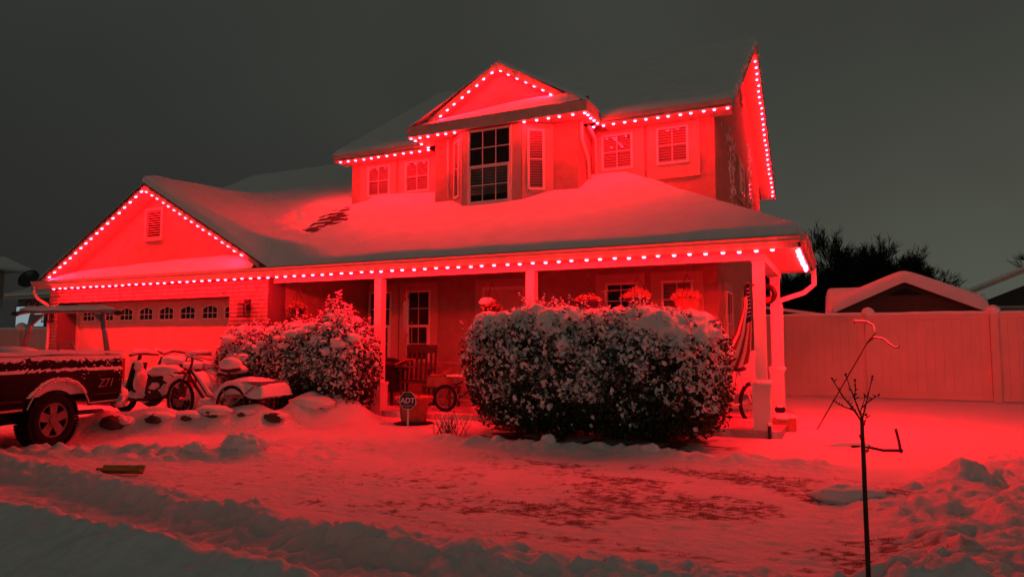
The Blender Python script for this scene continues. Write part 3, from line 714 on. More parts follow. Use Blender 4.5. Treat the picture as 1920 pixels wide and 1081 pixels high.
rake('rake_board', (-7.92, 5.74), (-6.03, 6.90), 11.93, 12.16, .10, .15)
rake('rake_board', (-6.03, 6.90), (-4.14, 5.74), 11.93, 12.16, .10, .15)
# upper eaves
for (xa, xb) in ((-10.62, -8.0), (-4.06, -1.62)):
    build('upper_fascia', G().box(xa, xb, 12.5, 12.525, 5.50, 5.64).box(xa, xb, 12.475, 12.5, 5.55, 5.64).box(xa, xb, 12.46, 12.475, 5.61, 5.64), FASCIA, house)
    strips('upper_soffit', xa+.02, xb-.02, 12.526, 13.0, 5.502)
# yard side rake with its soffit
def side_rake(ya, za, yb, zb_):
    o = build('side_rake_board', G().prism([(ya, za-.2), (yb, zb_-.2), (yb, zb_-.01), (ya, za-.01)], -1.62, -1.59, 'x'), FASCIA, house)
    g = G(); n_ = 26
    for q in range(n_):
        t0, t1 = q/n_, (q+.96)/n_
        y0_, y1_ = ya+(yb-ya)*t0, ya+(yb-ya)*t1; z0_, z1_ = za+(zb_-za)*t0-.14, za+(zb_-za)*t1-.14
        g.prism([(y0_, z0_), (y1_, z1_), (y1_, z1_+.012), (y0_, z0_+.012)], -2.0, -1.62, 'x')
    build('rake_soffit', g, SOFFIT, o, kind='stuff')
side_rake(12.5, 5.66, 17, 8.54); side_rake(17, 8.54, 21.5, 5.66)
# wind-blown snow stuck on the yard side wall
g = G()
for q in range(240):
    t_ = rng.uniform(0, 1); yy = rng.normal(15.2, .35) if q % 2 else rng.normal(18.6, .25)+.0; zz = rng.uniform(3.6, 5.9) if q % 2 else rng.uniform(4.8, 6.4)
    g.blob((-1.998, yy, zz), rng.uniform(.02, .06), (.35, 1, 1.2), nu=6, nv=4, amp=0)
build('wall_snow', g, SNOW, side, True, kind='stuff')

# posts
def porch_post(x, y, basew, zcap, zb0, cap_snow):
    o = build('porch_post', G().box(x-.075, x+.075, y-.075, y+.075, zb0, 2.43), VINYL, house)
    build('post_base', G().box(x-basew, x+basew, y-basew, y+basew, zb0, zcap), VINYL, o)
    build('post_collar', G().box(x-basew-.012, x+basew+.012, y-basew-.012, y+basew+.012, zcap+.002, zcap+.045), VINYL, o)
    if cap_snow:
        g = G()
        for q in range(16): t = q*pi/8; g.blob((x+cos(t)*(basew-.01), y+sin(t)*(basew-.01), zcap+.06), .05, (1, 1, .8), nu=8, nv=6, seed=q)
        build('cap_snow', g, SNOW, o, True)
    return o
porch_post(-7.42, 10.07, .11, .55, .0, False)
porch_post(-4.45, 10.07, .11, .55, .0, False)
porch_post(-1.0, 10.10, .115, .68, -.02, True)
porch_post(-1.0, 12.75, .11, .78, .0, True)
# downspouts
def spout(pts, r=.035, name='downspout'): return build(name, G().tube(pts, r, 8), VINYL, house, True)
spout([(-16.93, 9.60, 2.60), (-16.93, 9.62, 2.42), (-16.86, 9.66, 2.30), (-16.68, 9.76, 2.16), (-16.66, 9.81, 2.05), (-16.66, 9.81, .3)])
spout([(-.38, 13.1, 2.6), (-.38, 13.1, 2.3), (-.55, 13.0, 2.15), (-.93, 12.85, 2.02), (-.93, 12.85, 1.9), (-.93, 12.85, .2)], .045)
spout([(-4.36, 12.24, 5.53), (-4.36, 12.26, 5.2), (-4.355, 12.6, 4.9), (-4.355, 12.7, 4.4)])
spout([(-4.30, 12.5, 5.5), (-4.30, 12.9, 5.35), (-4.30, 12.95, 4.5)])
spout([(-7.25, 12.1, 5.5), (-7.25, 12.12, 4.3)], .025)
# wall lanterns
def lantern(x, y, z, lab):
    t = thing('wall_lantern', lab, 'wall lamp', (x, y, z), 'lanterns beside the garage door')
    build('back_plate', G().box(x-.05, x+.05, y+.10, y+.12, z-.02, z+.2), BLACK, t)
    build('bracket', G().tube([(x, y+.1, z+.1), (x, y+.04, z+.2), (x, y, z+.19)], .012, 6), BLACK, t)
    build('roof', G().lathe([(.001, .2), (.04, .19), (.12, .12), (.125, .10)], (x, y, z), 8), BLACK, t)
    build('cage', G().box(x-.08, x-.07, y-.08, y-.07, z-.12, z+.1).box(x+.07, x+.08, y-.08, y-.07, z-.12, z+.1).box(x-.08, x-.07, y+.07, y+.08, z-.12, z+.1).box(x+.07, x+.08, y+.07, y+.08, z-.12, z+.1).box(x-.09, x+.09, y-.09, y+.09, z-.15, z-.12), BLACK, t)
    build('glass', G().box(x-.065, x+.065, y-.065, y+.065, z-.118, z+.098), GLASS, t)
lantern(-10.38, 9.73, 1.92, 'black square wall lantern on the brick between the garage door and the porch')
lantern(-16.58, 9.73, 1.90, 'black square wall lantern at the outer corner of the garage, behind the truck rack')

# ------------------------------------------------------------------ RED LIGHT STRINGS
def dome():
    g = G(); g.lathe([(.031, 0), (.030, -.008), (.026, -.016), (.017, -.022), (.001, -.025)], (0, 0, 0), 10, cap=False); return g
BM = None
def lights(label, A, B, n, cat='light string', aim=None):
    global BM
    A, B = Vector(A), Vector(B)
    t = thing('light_string', label, cat, A, 'strings of red bulbs on the house')
    d = (B-A)
    build('track', G().tube([A+Vector((0, 0, .012)), B+Vector((0, 0, .012))], .010, 4), FASCIA, t)
    for q in range(n):
        P = A+d*(q/max(1, n-1))
        jx, jz = rng.uniform(-.014, .014), rng.uniform(-.008, .004)
        P = P+Vector((jx, 0, jz))
        if BM is None: BM = build('bulb', dome(), BULB, t, True, org=(0, 0, 0)); BM.location = P-ORG[t.name]
        else: share(BM, t, P, Vector((0, 0, -1)).rotation_difference(Vector(aim)).to_euler() if aim else None)
lights('red bulbs in a long level row under the garage and porch gutter', (-16.17, 9.60, 2.515), (-.76, 9.60, 2.515), 72)
lights('red bulbs climbing the left slope of the garage gable', (-16.42, 9.64, 2.80), (-13.36, 9.64, 4.50), 18, aim=(.40, .15, -.9))
lights('red bulbs running down the right slope of the garage gable', (-13.20, 9.64, 4.49), (-10.40, 9.64, 2.98), 17, aim=(-.40, .15, -.9))
lights('red bulbs climbing the left slope of the small gable over the bay window', (-7.50, 11.90, 5.86), (-6.13, 11.90, 6.68), 9, aim=(.40, .15, -.9))
lights('red bulbs descending the right slope of the small gable over the bay window', (-5.93, 11.90, 6.68), (-4.66, 11.90, 5.93), 8, aim=(-.40, .15, -.9))
lights('short row of red bulbs under the bay eave, left of the tall window', (-7.93, 11.75, 5.52), (-6.88, 11.75, 5.52), 6)
lights('row of red bulbs under the bay eave, right of the tall window', (-5.34, 11.75, 5.52), (-4.12, 11.75, 5.52), 6)
lights('few red bulbs along the left end of the bay eave', (-7.94, 11.90, 5.52), (-7.94, 12.44, 5.52), 3)
lights('few red bulbs along the right end of the bay eave', (-4.11, 11.90, 5.52), (-4.11, 12.44, 5.52), 4)
lights('row of red bulbs under the upper eave left of the bay', (-10.42, 12.53, 5.49), (-8.02, 12.53, 5.49), 12)
lights('row of red bulbs under the upper eave right of the bay', (-4.22, 12.53, 5.49), (-1.70, 12.53, 5.49), 13)
lights('red bulbs running down the tall yard side gable', (-1.66, 17.3, 8.14), (-1.66, 21.3, 5.58), 27, aim=(.22, -.30, -.92))
lights('close set red bulbs along the short yard end of the porch eave', (-.48, 9.72, 2.515), (-.48, 12.6, 2.515), 44, aim=(.50, .25, -.82))

# ------------------------------------------------------------------ HEDGE AND SHRUBS
def shrub(name, label, cat, lobes, nleaf, snowy, blankets, leafsize=.05, twigs=40, seed=0, group=None, pillows=0):
    """lobes: (cx, cy, rx, ry, height, p) rounded boxes standing on the ground"""
    r_ = np.random.default_rng(seed)
    c0 = lobes[0]; t = thing(name, label, cat, (c0[0], c0[1], hz(c0[0], c0[1])), group)
    def surf(lb, th, ph, off=0.):
        cx, cy, rx, ry, h, p = lb; hc = h*.52; rz = h*.48
        d = np.stack([np.sin(th)*np.cos(ph), np.sin(th)*np.sin(ph), np.cos(th)], -1)
        q = (np.abs(d[..., 0]/rx)**p+np.abs(d[..., 1]/ry)**p+np.abs(d[..., 2]/rz)**p)**(-1/p)
        P = d*q[..., None]
        n = np.sign(P)*np.stack([np.abs(P[..., 0]/rx)**(p-1)/rx, np.abs(P[..., 1]/ry)**(p-1)/ry, np.abs(P[..., 2]/rz)**(p-1)/rz], -1)
        n /= np.linalg.norm(n, axis=-1, keepdims=True)+1e-9
        k = .34*(fbm(P[..., 0]*2.2+9, P[..., 1]*2.2+9, P[..., 2]*2.2+9, 3, seed)-.5)+.10*(fbm(P[..., 0]*6+9, P[..., 1]*6+9, P[..., 2]*6+9, 2, seed+5)-.5)
        P = P+n*(k+off)[..., None]
        return P+np.array([cx, cy, hc]), n
    inside = lambda P, lb, m: (np.abs((P[..., 0]-lb[0])/(lb[2]*m))**lb[5]+np.abs((P[..., 1]-lb[1])/(lb[3]*m))**lb[5]+np.abs((P[..., 2]-lb[4]*.52)/(lb[4]*.48*m))**lb[5]) < 1
    # near-black inner hull that paints the shade between the leaves
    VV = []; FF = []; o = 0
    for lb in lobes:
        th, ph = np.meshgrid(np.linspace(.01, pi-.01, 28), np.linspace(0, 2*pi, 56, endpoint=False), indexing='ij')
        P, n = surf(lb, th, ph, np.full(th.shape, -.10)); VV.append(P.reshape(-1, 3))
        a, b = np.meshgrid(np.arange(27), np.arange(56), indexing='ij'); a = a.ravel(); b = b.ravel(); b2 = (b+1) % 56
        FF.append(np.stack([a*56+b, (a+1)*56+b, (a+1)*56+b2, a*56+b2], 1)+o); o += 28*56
    fastmesh('shade_core', np.concatenate(VV), np.concatenate(FF), CORE, t, smooth=True, org=tuple(ORG[t.name]))
    # leaves
    tot = sum(lb[2]*lb[4] for lb in lobes); Vl = []; Vs = []
    for lb in lobes:
        k = int(nleaf*lb[2]*lb[4]/tot)
        th = np.arccos(r_.uniform(-.97, 1, k)); ph = r_.uniform(0, 2*pi, k)
        # favour even cover of the long faces
        P, n = surf(lb, th, ph, r_.uniform(-.12, .07, k)**1.0)
        keep = np.ones(k, bool)
        for l2 in lobes:
            if l2 is not lb: keep &= ~inside(P, l2, .86)
        keep &= P[:, 2] > .03
        P = P[keep]; n = n[keep]; k = len(P)
        u = r_.normal(size=(k, 3))+n*.6+np.array([0, 0, .15]); u /= np.linalg.norm(u, axis=1, keepdims=True)
        wv = np.cross(u, n+r_.normal(size=(k, 3))*.45); wv /= np.linalg.norm(wv, axis=1, keepdims=True)+1e-9
        m_ = np.cross(u, wv); m_ *= np.sign((m_*n).sum(1))[:, None]
        s_ = r_.uniform(.45, 1.35, k)[:, None]*leafsize
        Vl.append(np.stack([P-u*s_*.6, P+wv*s_*.33, P+u*s_*.6, P-wv*s_*.33, P+m_*s_*.12], 1))
        # snow resting on the leaves, most on those that look up
        sn = (r_.uniform(0, 1, k)*.8+.45*n[:, 2]+1.1*(fbm(P[:, 0]*4.5, P[:, 1]*4.5, P[:, 2]*4.5, 3, seed+9)-.5)+.12*(P[:, 2]-.8)) > .82-snowy*.75
        Q = P[sn]+np.array([0, 0, .006])+m_[sn]*s_[sn]*.10; us, ws, ms, ss = u[sn], wv[sn], m_[sn], s_[sn]*r_.uniform(.6, 1.45, (sn.sum(), 1))
        up = ms*.7+np.array([0, 0, .5])
        Vs.append(np.stack([Q-us*ss*.55, Q-us*ss*.2+ws*ss*.34, Q+us*ss*.3+ws*ss*.30, Q+us*ss*.6, Q+us*ss*.3-ws*ss*.30, Q-us*ss*.2-ws*ss*.34, Q+up*ss*.28], 1))
    def put(nm, A, faces, m, smooth):
        A = np.concatenate(A); k, q = A.shape[0], A.shape[1]
        F = (np.arange(k)[:, None, None]*q+np.array(faces)[None]).reshape(-1, len(faces[0]))
        return fastmesh(nm, A.reshape(-1, 3), F, m, t, kind='stuff', smooth=smooth, org=tuple(ORG[t.name]))
    put('leaves', Vl, [(0, 1, 4), (1, 2, 4), (2, 3, 4), (3, 0, 4)], LEAF, False)
    # long shoots above the top, with snowy leaves
    tw = G(); A = []; B = []
    for q in range(twigs):
        lb = lobes[r_.integers(len(lobes))]
        P, n = surf(lb, np.array([abs(r_.normal(0, .75))]), np.array([r_.uniform(0, 2*pi)])); p = P[0]; L_ = r_.uniform(.06, .22)*(1+.25*r_.normal())
        dv = np.array([r_.normal(0, .25), r_.normal(0, .2), 1.0])+n[0]*.5; dv /= np.linalg.norm(dv)
        e = p+dv*L_; tw.tube([p-dv*.1, e], [.004, .002], 3, False)
        for z_ in np.arange(.03, L_+.02, .022):
            c = p+dv*z_; a = r_.uniform(0, 2*pi); h = np.array([cos(a), sin(a), r_.uniform(-.3, .4)]); sz = leafsize*r_.uniform(.6, 1)
            sd = np.cross(h, [0, 0, 1.]); sd /= np.linalg.norm(sd)
            A.append([c, c+h*sz*.6+sd*sz*.28, c+h*sz*1.2, c+h*sz*.6-sd*sz*.28, c+h*sz*.6+np.array([0, 0, .006])])
            if r_.uniform() < .8:
                k_ = np.array([0, 0, .012]); B.append([c+k_, c+h*sz*.6+sd*sz*.3+k_*.6, c+h*sz*1.2+k_*.6, c+h*sz*.6-sd*sz*.3+k_*.6, c+h*sz*.6+k_*2])
    if twigs:
        build('shoots', tw, BARK, t, kind='stuff', org=tuple(ORG[t.name]))
        put('shoot_leaves', [np.array(A)], [(0, 1, 4), (1, 2, 4), (2, 3, 4), (3, 0, 4)], LEAF, False)
        put('leaf_snow', [np.array(B)], [(0, 1, 4), (1, 2, 4), (2, 3, 4), (3, 0, 4)], SNOW, True)
    put('snow_flecks', Vs, [(0, 1, 6), (1, 2, 6), (2, 3, 6), (3, 4, 6), (4, 5, 6), (5, 0, 6)], SNOW, True)
    # blankets of snow lying on the crown: the same surface, lifted where snow gathers
    VV = []; FF = []; o = 0; NT, NP = 90, 190
    for lb in lobes:
        th, ph = np.meshgrid(np.linspace(.005, pi*.62, NT), np.linspace(0, 2*pi, NP, endpoint=False), indexing='ij')
        P, n = surf(lb, th, ph, np.zeros(th.shape))
        f = fbm(P[..., 0]*3.3+4, P[..., 1]*3.3, P[..., 2]*3.3, 3, seed+20)
        g_ = fbm(P[..., 0]*9+4, P[..., 1]*9, P[..., 2]*9, 3, seed+22)
        m_ = sst(blankets[0], blankets[0]+.22, n[..., 2]*blankets[1]+f*blankets[2]+(g_-.5)*.55)
        off = -.10+m_*(.14+.10*(f-.4))
        P = P+n*off[..., None]+np.array([0, 0, 1.])*(m_*.03)[..., None]
        VV.append(P.reshape(-1, 3)); a, b = np.meshgrid(np.arange(NT-1), np.arange(NP), indexing='ij'); a = a.ravel(); b = b.ravel(); b2 = (b+1) % NP
        FF.append(np.stack([a*NP+b, (a+1)*NP+b, (a+1)*NP+b2, a*NP+b2], 1)+o); o += NT*NP
    pg = G()
    for q in range(pillows):
        lb = lobes[r_.integers(len(lobes))]; th_ = abs(r_.normal(.75, .42)); ph_ = r_.uniform(pi, 2*pi) if r_.uniform() < .75 else r_.uniform(0, 2*pi)
        P, n = surf(lb, np.array([th_]), np.array([ph_])); rr = r_.uniform(.05, .14)
        if any(inside(P+n*.03, l2, .9)[0] for l2 in lobes if l2 is not lb): continue
        pg.blob(tuple(P[0]+n[0]*.02), rr, (r_.uniform(.8, 1.5), r_.uniform(.8, 1.1), r_.uniform(.5, .8)), .42, 3.2, q+seed, 18, 12)
    if pillows: build('snow_pillows', pg, SNOW, t, True, kind='stuff', org=tuple(ORG[t.name]))
    fastmesh('snow_cover', np.concatenate(VV), np.concatenate(FF), SNOW, t, kind='stuff', smooth=True, org=tuple(ORG[t.name]))
    return t
shrub('long_hedge', 'big rounded dark hedge with a thick snow top in front of the porch windows', 'hedge',
      [(-3.80, 9.15, 1.08, .72, 1.66, 3.4), (-2.45, 9.22, 1.12, .74, 1.62, 3.4)], 38000, .31, (.68, .58, .85), .055, 110, 3, pillows=0)
shrub('leafy_shrub', 'snow laden shrub with big snow pillows beside the garage door', 'shrub',
      [(-10.0, 9.75, .78, .6, 1.52, 2.6), (-9.05, 9.75, .66, .6, 1.60, 2.5)], 15000, .42, (.92, .45, 1.0), .055, 60, 11, pillows=30)
shrub('leafy_shrub', 'taller snowy shrub pressed against the left porch post', 'shrub',
      [(-8.12, 9.4, .70, .58, 1.55, 2.8), (-7.58, 9.30, .52, .50, 1.62, 2.6), (-7.85, 9.5, .42, .4, 1.86, 2.2)], 20000, .40, (.95, .45, 1.0), .055, 110, 17, pillows=32)
# low dead plant at the left foot of the hedge
t = thing('dead_plant', 'small leafless plant with snow at the left foot of the big hedge', 'plant', (-4.95, 8.35, hz(-4.95, 8.35)))
g = G(); sg = G()
for q in range(46):
    a = rng.uniform(0, 2*pi); l_ = rng.uniform(.15, .42); b = np.array([-4.95+rng.normal(0, .10), 8.35+rng.normal(0, .08), .0]); d = np.array([cos(a)*.6, sin(a)*.45, 1.]); d /= np.linalg.norm(d)
    m_ = b+d*l_*.55+rng.normal(0, .015, 3); e = b+d*l_+rng.normal(0, .04, 3); g.tube([b, m_, e], [.004, .003, .0015], 4, False)
    if q % 2: sg.blob(tuple(m_+np.array([0, 0, .008])), .018, nu=6, nv=4, amp=.1)
build('stems', g, BARK, t, kind='stuff'); build('snow', sg, SNOW, t, True, kind='stuff')

# ------------------------------------------------------------------ ROCK BORDER
rk = [(-9.42, 6.62, .30, .20, 'dark snow capped rock at the left end of the bed border, nearest the truck wheel'),
      (-9.05, 6.95, .30, .14, 'low rock mostly buried in snow, second from the left end of the bed border'),
      (-8.75, 7.25, .27, .19, 'rounded snow covered rock before the front wheel of the tricycle'),
      (-8.45, 7.45, .32, .20, 'wide snow covered rock with a dark gap on its left, before the tricycle pedals'),
      (-8.18, 7.72, .22, .18, 'snow covered rock just left of the rusty ended rock'),
      (-7.86, 7.98, .27, .21, 'snow capped rock with a bare brown end, below the tricycle basket'),
      (-7.78, 8.72, .42, .27, 'large snow mounded rock between the tricycle and the taller shrub')]
for q, (x, y, r, h, lab) in enumerate(rk):
    z = hz(x, y); t = thing('border_rock', lab, 'rock', (x, y, z), 'snow covered rocks edging the raised bed')
    r_s = .62 if q != 6 else .5
    fx, fy = [(.10, -.20), (.16, -.20), (.14, -.19), (.13, -.18), (.15, -.19), (.16, -.16), (.24, -.12)][q]
    zz_ = hz(x+fx, y+fy)
    build('stone', G().blob((x+fx, y+fy, zz_+.015), r*[.55, .38, .30, .34, .25, .48, .30][q], (1.2, .8, .62), .3, 2.8, q, 18, 12), ROCK, t, True)
    build('snow_cap', G().blob((x+fx*.45, y+fy*.45, zz_+.04), r*.75, (1.35, .8, .34), .22, 2.6, q+30, 26, 16), SNOW, t, True)

# ------------------------------------------------------------------ PICKUP TRUCK
TA = radians(14); wx, wy = -8.83, 5.36
d_ = (-sin(TA), cos(TA)); n_ = (cos(TA), sin(TA)); wz = -.03
TT = Matrix(((d_[0], n_[0], 0, wx), (d_[1], n_[1], 0, wy), (0, 0, 1, wz), (0, 0, 0, 1)))    # s (to tail), t (to yard), z
truck = thing('pickup_truck', 'dark pickup truck with a snowy bed and ladder rack, parked in the driveway', 'truck', (wx, wy, 0))
def skin(s0, s1, ztop, off=0., zlo=.50, mask=None, arch=(0, -3.5)):
    V_ = []; ss = np.arange(s0, s1+.001, .035); zs_n = 15
    for s_ in ss:
        zl = zlo
        for a_ in arch:
            if abs(s_-a_) < .49: zl = max(zl, .36+sqrt(.49**2-(s_-a_)**2))
        row = []
        for q in range(zs_n):
            z_ = zl+(ztop-zl)*q/(zs_n-1)
            tt = .0-.035*((z_-.85)/.35)**2-.02*(abs(z_-.98) < .02)
            if z_ > ztop-.05: tt -= .04*((z_-ztop+.05)/.05)**2
            if s_ > 1.02: tt -= .16*(1-sqrt(max(0, 1-((s_-1.02)/.12)**2)))
            for a_ in arch:
                rr = math.hypot(s_-a_, z_-.36)
                if .48 < rr < .60: tt += .035*(1-(rr-.48)/.12)
            o_ = off
            if mask is not None: o_ = mask(s_, z_)
            row.append((s_, tt+o_, z_))
        V_.append(row)
    return V_
body = build('body', G(TT).grid(skin(-1.35, 1.14, 1.16)), TRUCKP, truck, True)
build('cab_side', G(TT).grid(skin(-4.6, -1.39, 1.16)), TRUCKP, body, True)
def smask(s_, z_):
    f = float(fbm(s_*5, z_*9, 1, 4, 81)); a_ = math.hypot(s_, z_-.36)
    m_ = .95+.5*(f-.5)-.30*max(0, s_-.2)
    lo = 1.0 if z_ > m_ else 0
    k = float(sst(m_-.22, m_+.16, np.array(z_))); k = .30*k+.50*k*float(sst(1.05, 1.14, np.array(z_)))
    k = max(k, float(sst(.03, 0, np.array(abs(a_-.515)-.004+.03*(f-.5))))*(1 if z_ > .60 else 0))
    k = float(sst(.50, .60, np.array(k*.62+.55*float(fbm(s_*34, z_*48, 0, 3, 82))-.02)))
    if .55 < s_ < 1.0 and .70 < z_ < .86: k *= .3
    return -.012+.022*k
def fine(s0, s1, z0, z1):
    V_ = []
    base = skin(s0, s1, 1.16); ss = np.arange(s0, s1, .012)
    for s_ in ss:
        row = []
        for z_ in np.arange(z0, z1, .012):
            tt = -.035*((z_-.85)/.35)**2
            if z_ > 1.11: tt -= .04*((z_-1.11)/.05)**2
            if s_ > 1.02: tt -= .16*(1-sqrt(max(0, 1-((s_-1.02)/.12)**2)))
            rr = math.hypot(s_, z_-.36)
            if .48 < rr < .60: tt += .035*(1-(rr-.48)/.12)
            row.append((s_, tt+(smask(s_, z_) if rr > .50 else -.05), z_))
        V_.append(row)
    return V_
build('side_snow', G(TT).grid(fine(-.95, 1.13, .66, 1.165)), SNOW, body, True, kind='stuff')
build('wheel_arch_lip', G(TT).torus((0, .03, .36), .49, .013, 30, 6, (0, 1, 0), radians(200), radians(340)), CHROME, body, True)
build('wheel_well', G(TT).box(-.5, .5, -.75, -.30, .34, .86), DARK, body)
for u0, u1 in ((.50, 1.04), (-1.3, -.5)):
    build('lower_trim', G(TT).box(u0, u1, -.02, .012, .52, .545), CHROME, body)
    build('side_moulding', G(TT).box(u0, u1, -.04, .012, .62, .645), BLACK, body)
build('bed_inner', G(TT).box(-1.3, 1.08, -.16, -.12, .6, 1.14).box(-1.3, 1.08, -1.78, -1.74, .6, 1.14).box(-1.3, 1.08, -1.74, -.16, .58, .64).box(1.06, 1.12, -1.82, -.10, .55, 1.12), TRUCKP, truck)
build('far_side', G(TT).box(-4.6, 1.08, -1.92, -1.86, .5, 1.15), TRUCKP, truck)
g = G(TT); VV = []
for i_ in range(50):
    s_ = -1.3+i_*(2.46/49); row = []
    for j_ in range(40):
        t_ = -.02-1.88*j_/39; e_ = min(1, min(-t_-.01, 1.92+t_, 1.17-s_)/.10); e_ = max(0, e_)
        inn = min(-t_-.16, 1.74+t_, 1.04-s_); dip = float(sst(.0, .35, np.array(inn)))
        z_ = 1.135+.075*sqrt(1-(1-e_)**2)-.05*dip+.05*(float(fbm(s_*1.6, t_*1.6, 0, 3, 83))-.5)
        row.append((s_, t_, z_))
    VV.append(row)
g.grid(VV)
build('bed_snow', g, SNOW, truck, True)
# cab, bonnet (mostly out of frame)
build('cab', G(TT).prism([(-1.42, 1.14), (-1.52, 1.78), (-2.5, 1.80), (-3.1, 1.2), (-3.1, 1.1), (-1.42, 1.1)], -1.82, -.08, 'y'), TRUCKP, truck)
build('cab_window', G(TT).prism([(-1.62, 1.2), (-1.68, 1.68), (-2.42, 1.70), (-2.8, 1.24)], -.085, -.07, 'y'), DARK, truck)
build('bonnet', G(TT).box(-4.6, -3.1, -1.85, -.03, .6, 1.16), TRUCKP, truck)
build('tail_light', G(TT).box(1.04, 1.125, -.105, -.028, .74, 1.10), REDL, truck)
build('bumper', G(TT).tube([(.98, -.03, .50), (1.14, -.07, .50), (1.22, -.16, .50), (1.24, -.4, .50), (1.24, -1.5, .50), (1.22, -1.8, .50)], .085, 10), CHROME, truck, True)
build('bumper_snow', G(TT).tube([(1.04, -.02, .585), (1.16, -.09, .60), (1.22, -.3, .61), (1.24, -1.0, .60), (1.22, -1.75, .59)], [.04, .09, .10, .10, .06], 10), SNOW, truck, True)
build('exhaust', G(TT).tube([(.5, -.4, .38), (1.15, -.4, .36)], .03, 8), STEEL, truck)
# lettering on the bedside
def text3(name, s, M_, size, m, parent, extrude=.002, bold=0.):
    cu = bpy.data.curves.new('t', 'FONT'); cu.body = s; cu.size = size; cu.extrude = extrude; cu.align_x = 'CENTER'; cu.align_y = 'CENTER'; cu.resolution_u = 4; cu.offset = bold
    tmp = bpy.data.objects.new('tmp', cu); COL.objects.link(tmp); bpy.context.view_layer.update()
    me = bpy.data.meshes.new_from_object(tmp.evaluated_get(bpy.context.evaluated_depsgraph_get())); bpy.data.objects.remove(tmp)
    g = G(M_); g.add([v.co[:] for v in me.vertices], [tuple(p.vertices) for p in me.polygons])
    return build(name, g, m, parent)
# decal plane: reading direction runs along +s as seen from the yard, shear to the right
LT = TT @ Matrix(((1, .28, 0, .76), (0, 0, 1, .008), (0, 1, 0, .775), (0, 0, 0, 1)))
text3('lettering', 'Z71', LT, .16, mat('decal_grey', (.30, .22, .22), .5), truck, .003)
def wheelset(parent, s_, t_, z_, T, R=.37, rimr=.205, wdt=.24):
    wl = build('wheel', G(T).torus((s_, t_-wdt/2, z_), R-.105, .105, 40, 10, (0, 1, 0), flat=1.15), RUBBER, parent, True)
    g = G(T)
    for q in range(56):
        a = 2*pi*q/56
        c = (s_+cos(a)*(R-.016), z_+sin(a)*(R-.016)); e = .018
        g.prism([(c[0]+cos(a+k)*e*1.2, c[1]+sin(a+k)*e*1.2) for k in (.8, 2.35, 3.95, 5.5)], t_-wdt*.95, t_-wdt*.05, 'y')
    build('tread', g, RUBBER, wl, kind='stuff')
    g = G(T); g.torus((s_, t_-.035, z_), rimr, .014, 36, 6, (0, 1, 0)); build('rim', g, ALLOY, wl, True)
    build('rim_barrel', G(T).prism([(s_+cos(2*pi*k/28)*rimr, z_+sin(2*pi*k/28)*rimr) for k in range(28)], t_-.16, t_-.13, 'y'), DARK, wl)
    for q in range(5):
        a = 2*pi*q/5+pi/2; ca, sa = cos(a), sin(a)
        P_ = [(.035, -.042), (rimr-.005, -.062), (rimr-.005, .062), (.035, .042)]
        build('spoke', G(T).prism([(s_+r*ca-h*sa, z_+r*sa+h*ca) for r, h in P_], t_-.06, t_-.03, 'y'), ALLOY, wl)
    build('hub_cap', G(T).prism([(s_+cos(2*pi*k/14)*.062, z_+sin(2*pi*k/14)*.062) for k in range(14)], t_-.07, t_-.018, 'y'), ALLOY, wl)
wheelset(truck, 0, -.02, .36, TT); wheelset(truck, -3.5, -.02, .36, TT); wheelset(truck, 0, -1.66, .36, TT)
# ladder rack with its load of snow
rack = thing('ladder_rack', 'snow covered tubular ladder rack standing across the truck bed', 'rack', tuple(TT @ Vector((.92, -.3, 1.16))))
build('upright', G(TT).tube([(.95, -.16, 1.14), (.93, -.26, 1.72)], .034, 8), STEEL, rack, True)
build('upright', G(TT).tube([(.95, -1.58, 1.14), (.93, -1.42, 1.72)], .034, 8), STEEL, rack, True)
build('gusset', G(TT).prism([(-.24, 1.58), (-.24, 1.72), (-.42, 1.72)], .92, .95, 'x'), STEEL, rack)
build('gusset', G(TT).prism([(-1.44, 1.55), (-1.44, 1.72), (-1.22, 1.72)], .92, .95, 'x'), STEEL, rack)
build('crossbar', G(TT).tube([(.92, -.02, 1.735), (.92, -.20, 1.765), (.92, -1.5, 1.765), (.92, -1.68, 1.735)], .032, 8), STEEL, rack, True)
build('end_cap', G(TT).blob((.92, .0, 1.73), .045, (1, 1.5, .8), 0, nu=10, nv=6), BLACK, rack, True)
build('end_cap', G(TT).blob((.92, -1.70, 1.73), .045, (1, 1.5, .8), 0, nu=10, nv=6), BLACK, rack, True)
build('stop_hooks', G(TT).torus((.92, -1.36, 1.86), .05, .014, 14, 6, (1, 0, 0)).torus((.92, -1.48, 1.86), .05, .014, 14, 6, (1, 0, 0)), BLACK, rack, True)
build('snow', G(TT).tube([(.92, -.08, 1.79)]+[(.92, -.12-q*.15, 1.80+.006*sin(q*2.3)) for q in range(1, 10)]+[(.92, -1.62, 1.79)], [.02]+[.042]*9+[.02], 8), SNOW, rack, True)
tb = thing('spare_load', 'snow heaped tool box standing in the far rear corner of the truck bed', 'tool box', tuple(TT @ Vector((.5, -1.5, 1.1))))
build('lid', G(TT).box(.25, .85, -1.72, -1.0, 1.12, 1.17), BLACK, tb)
build('snow', G(TT).blob((.55, -1.35, 1.17), .38, (.85, 1.0, .26), .1, nu=22, nv=12), SNOW, tb, True)
build('grip', G(TT).tube([(.9, -.95, 1.15), (.9, -.9, 1.30), (.9, -.7, 1.32), (.9, -.62, 1.15)], .012, 6), STEEL, tb, True)
rl = thing('bed_rail', 'black tubular rail along the far side of the truck bed', 'rail', tuple(TT @ Vector((-.8, -1.86, 1.15))))
build('tube', G(TT).tube([(-1.3, -1.88, 1.27), (.15, -1.88, 1.27)], .018, 6), BLACK, rl, True)
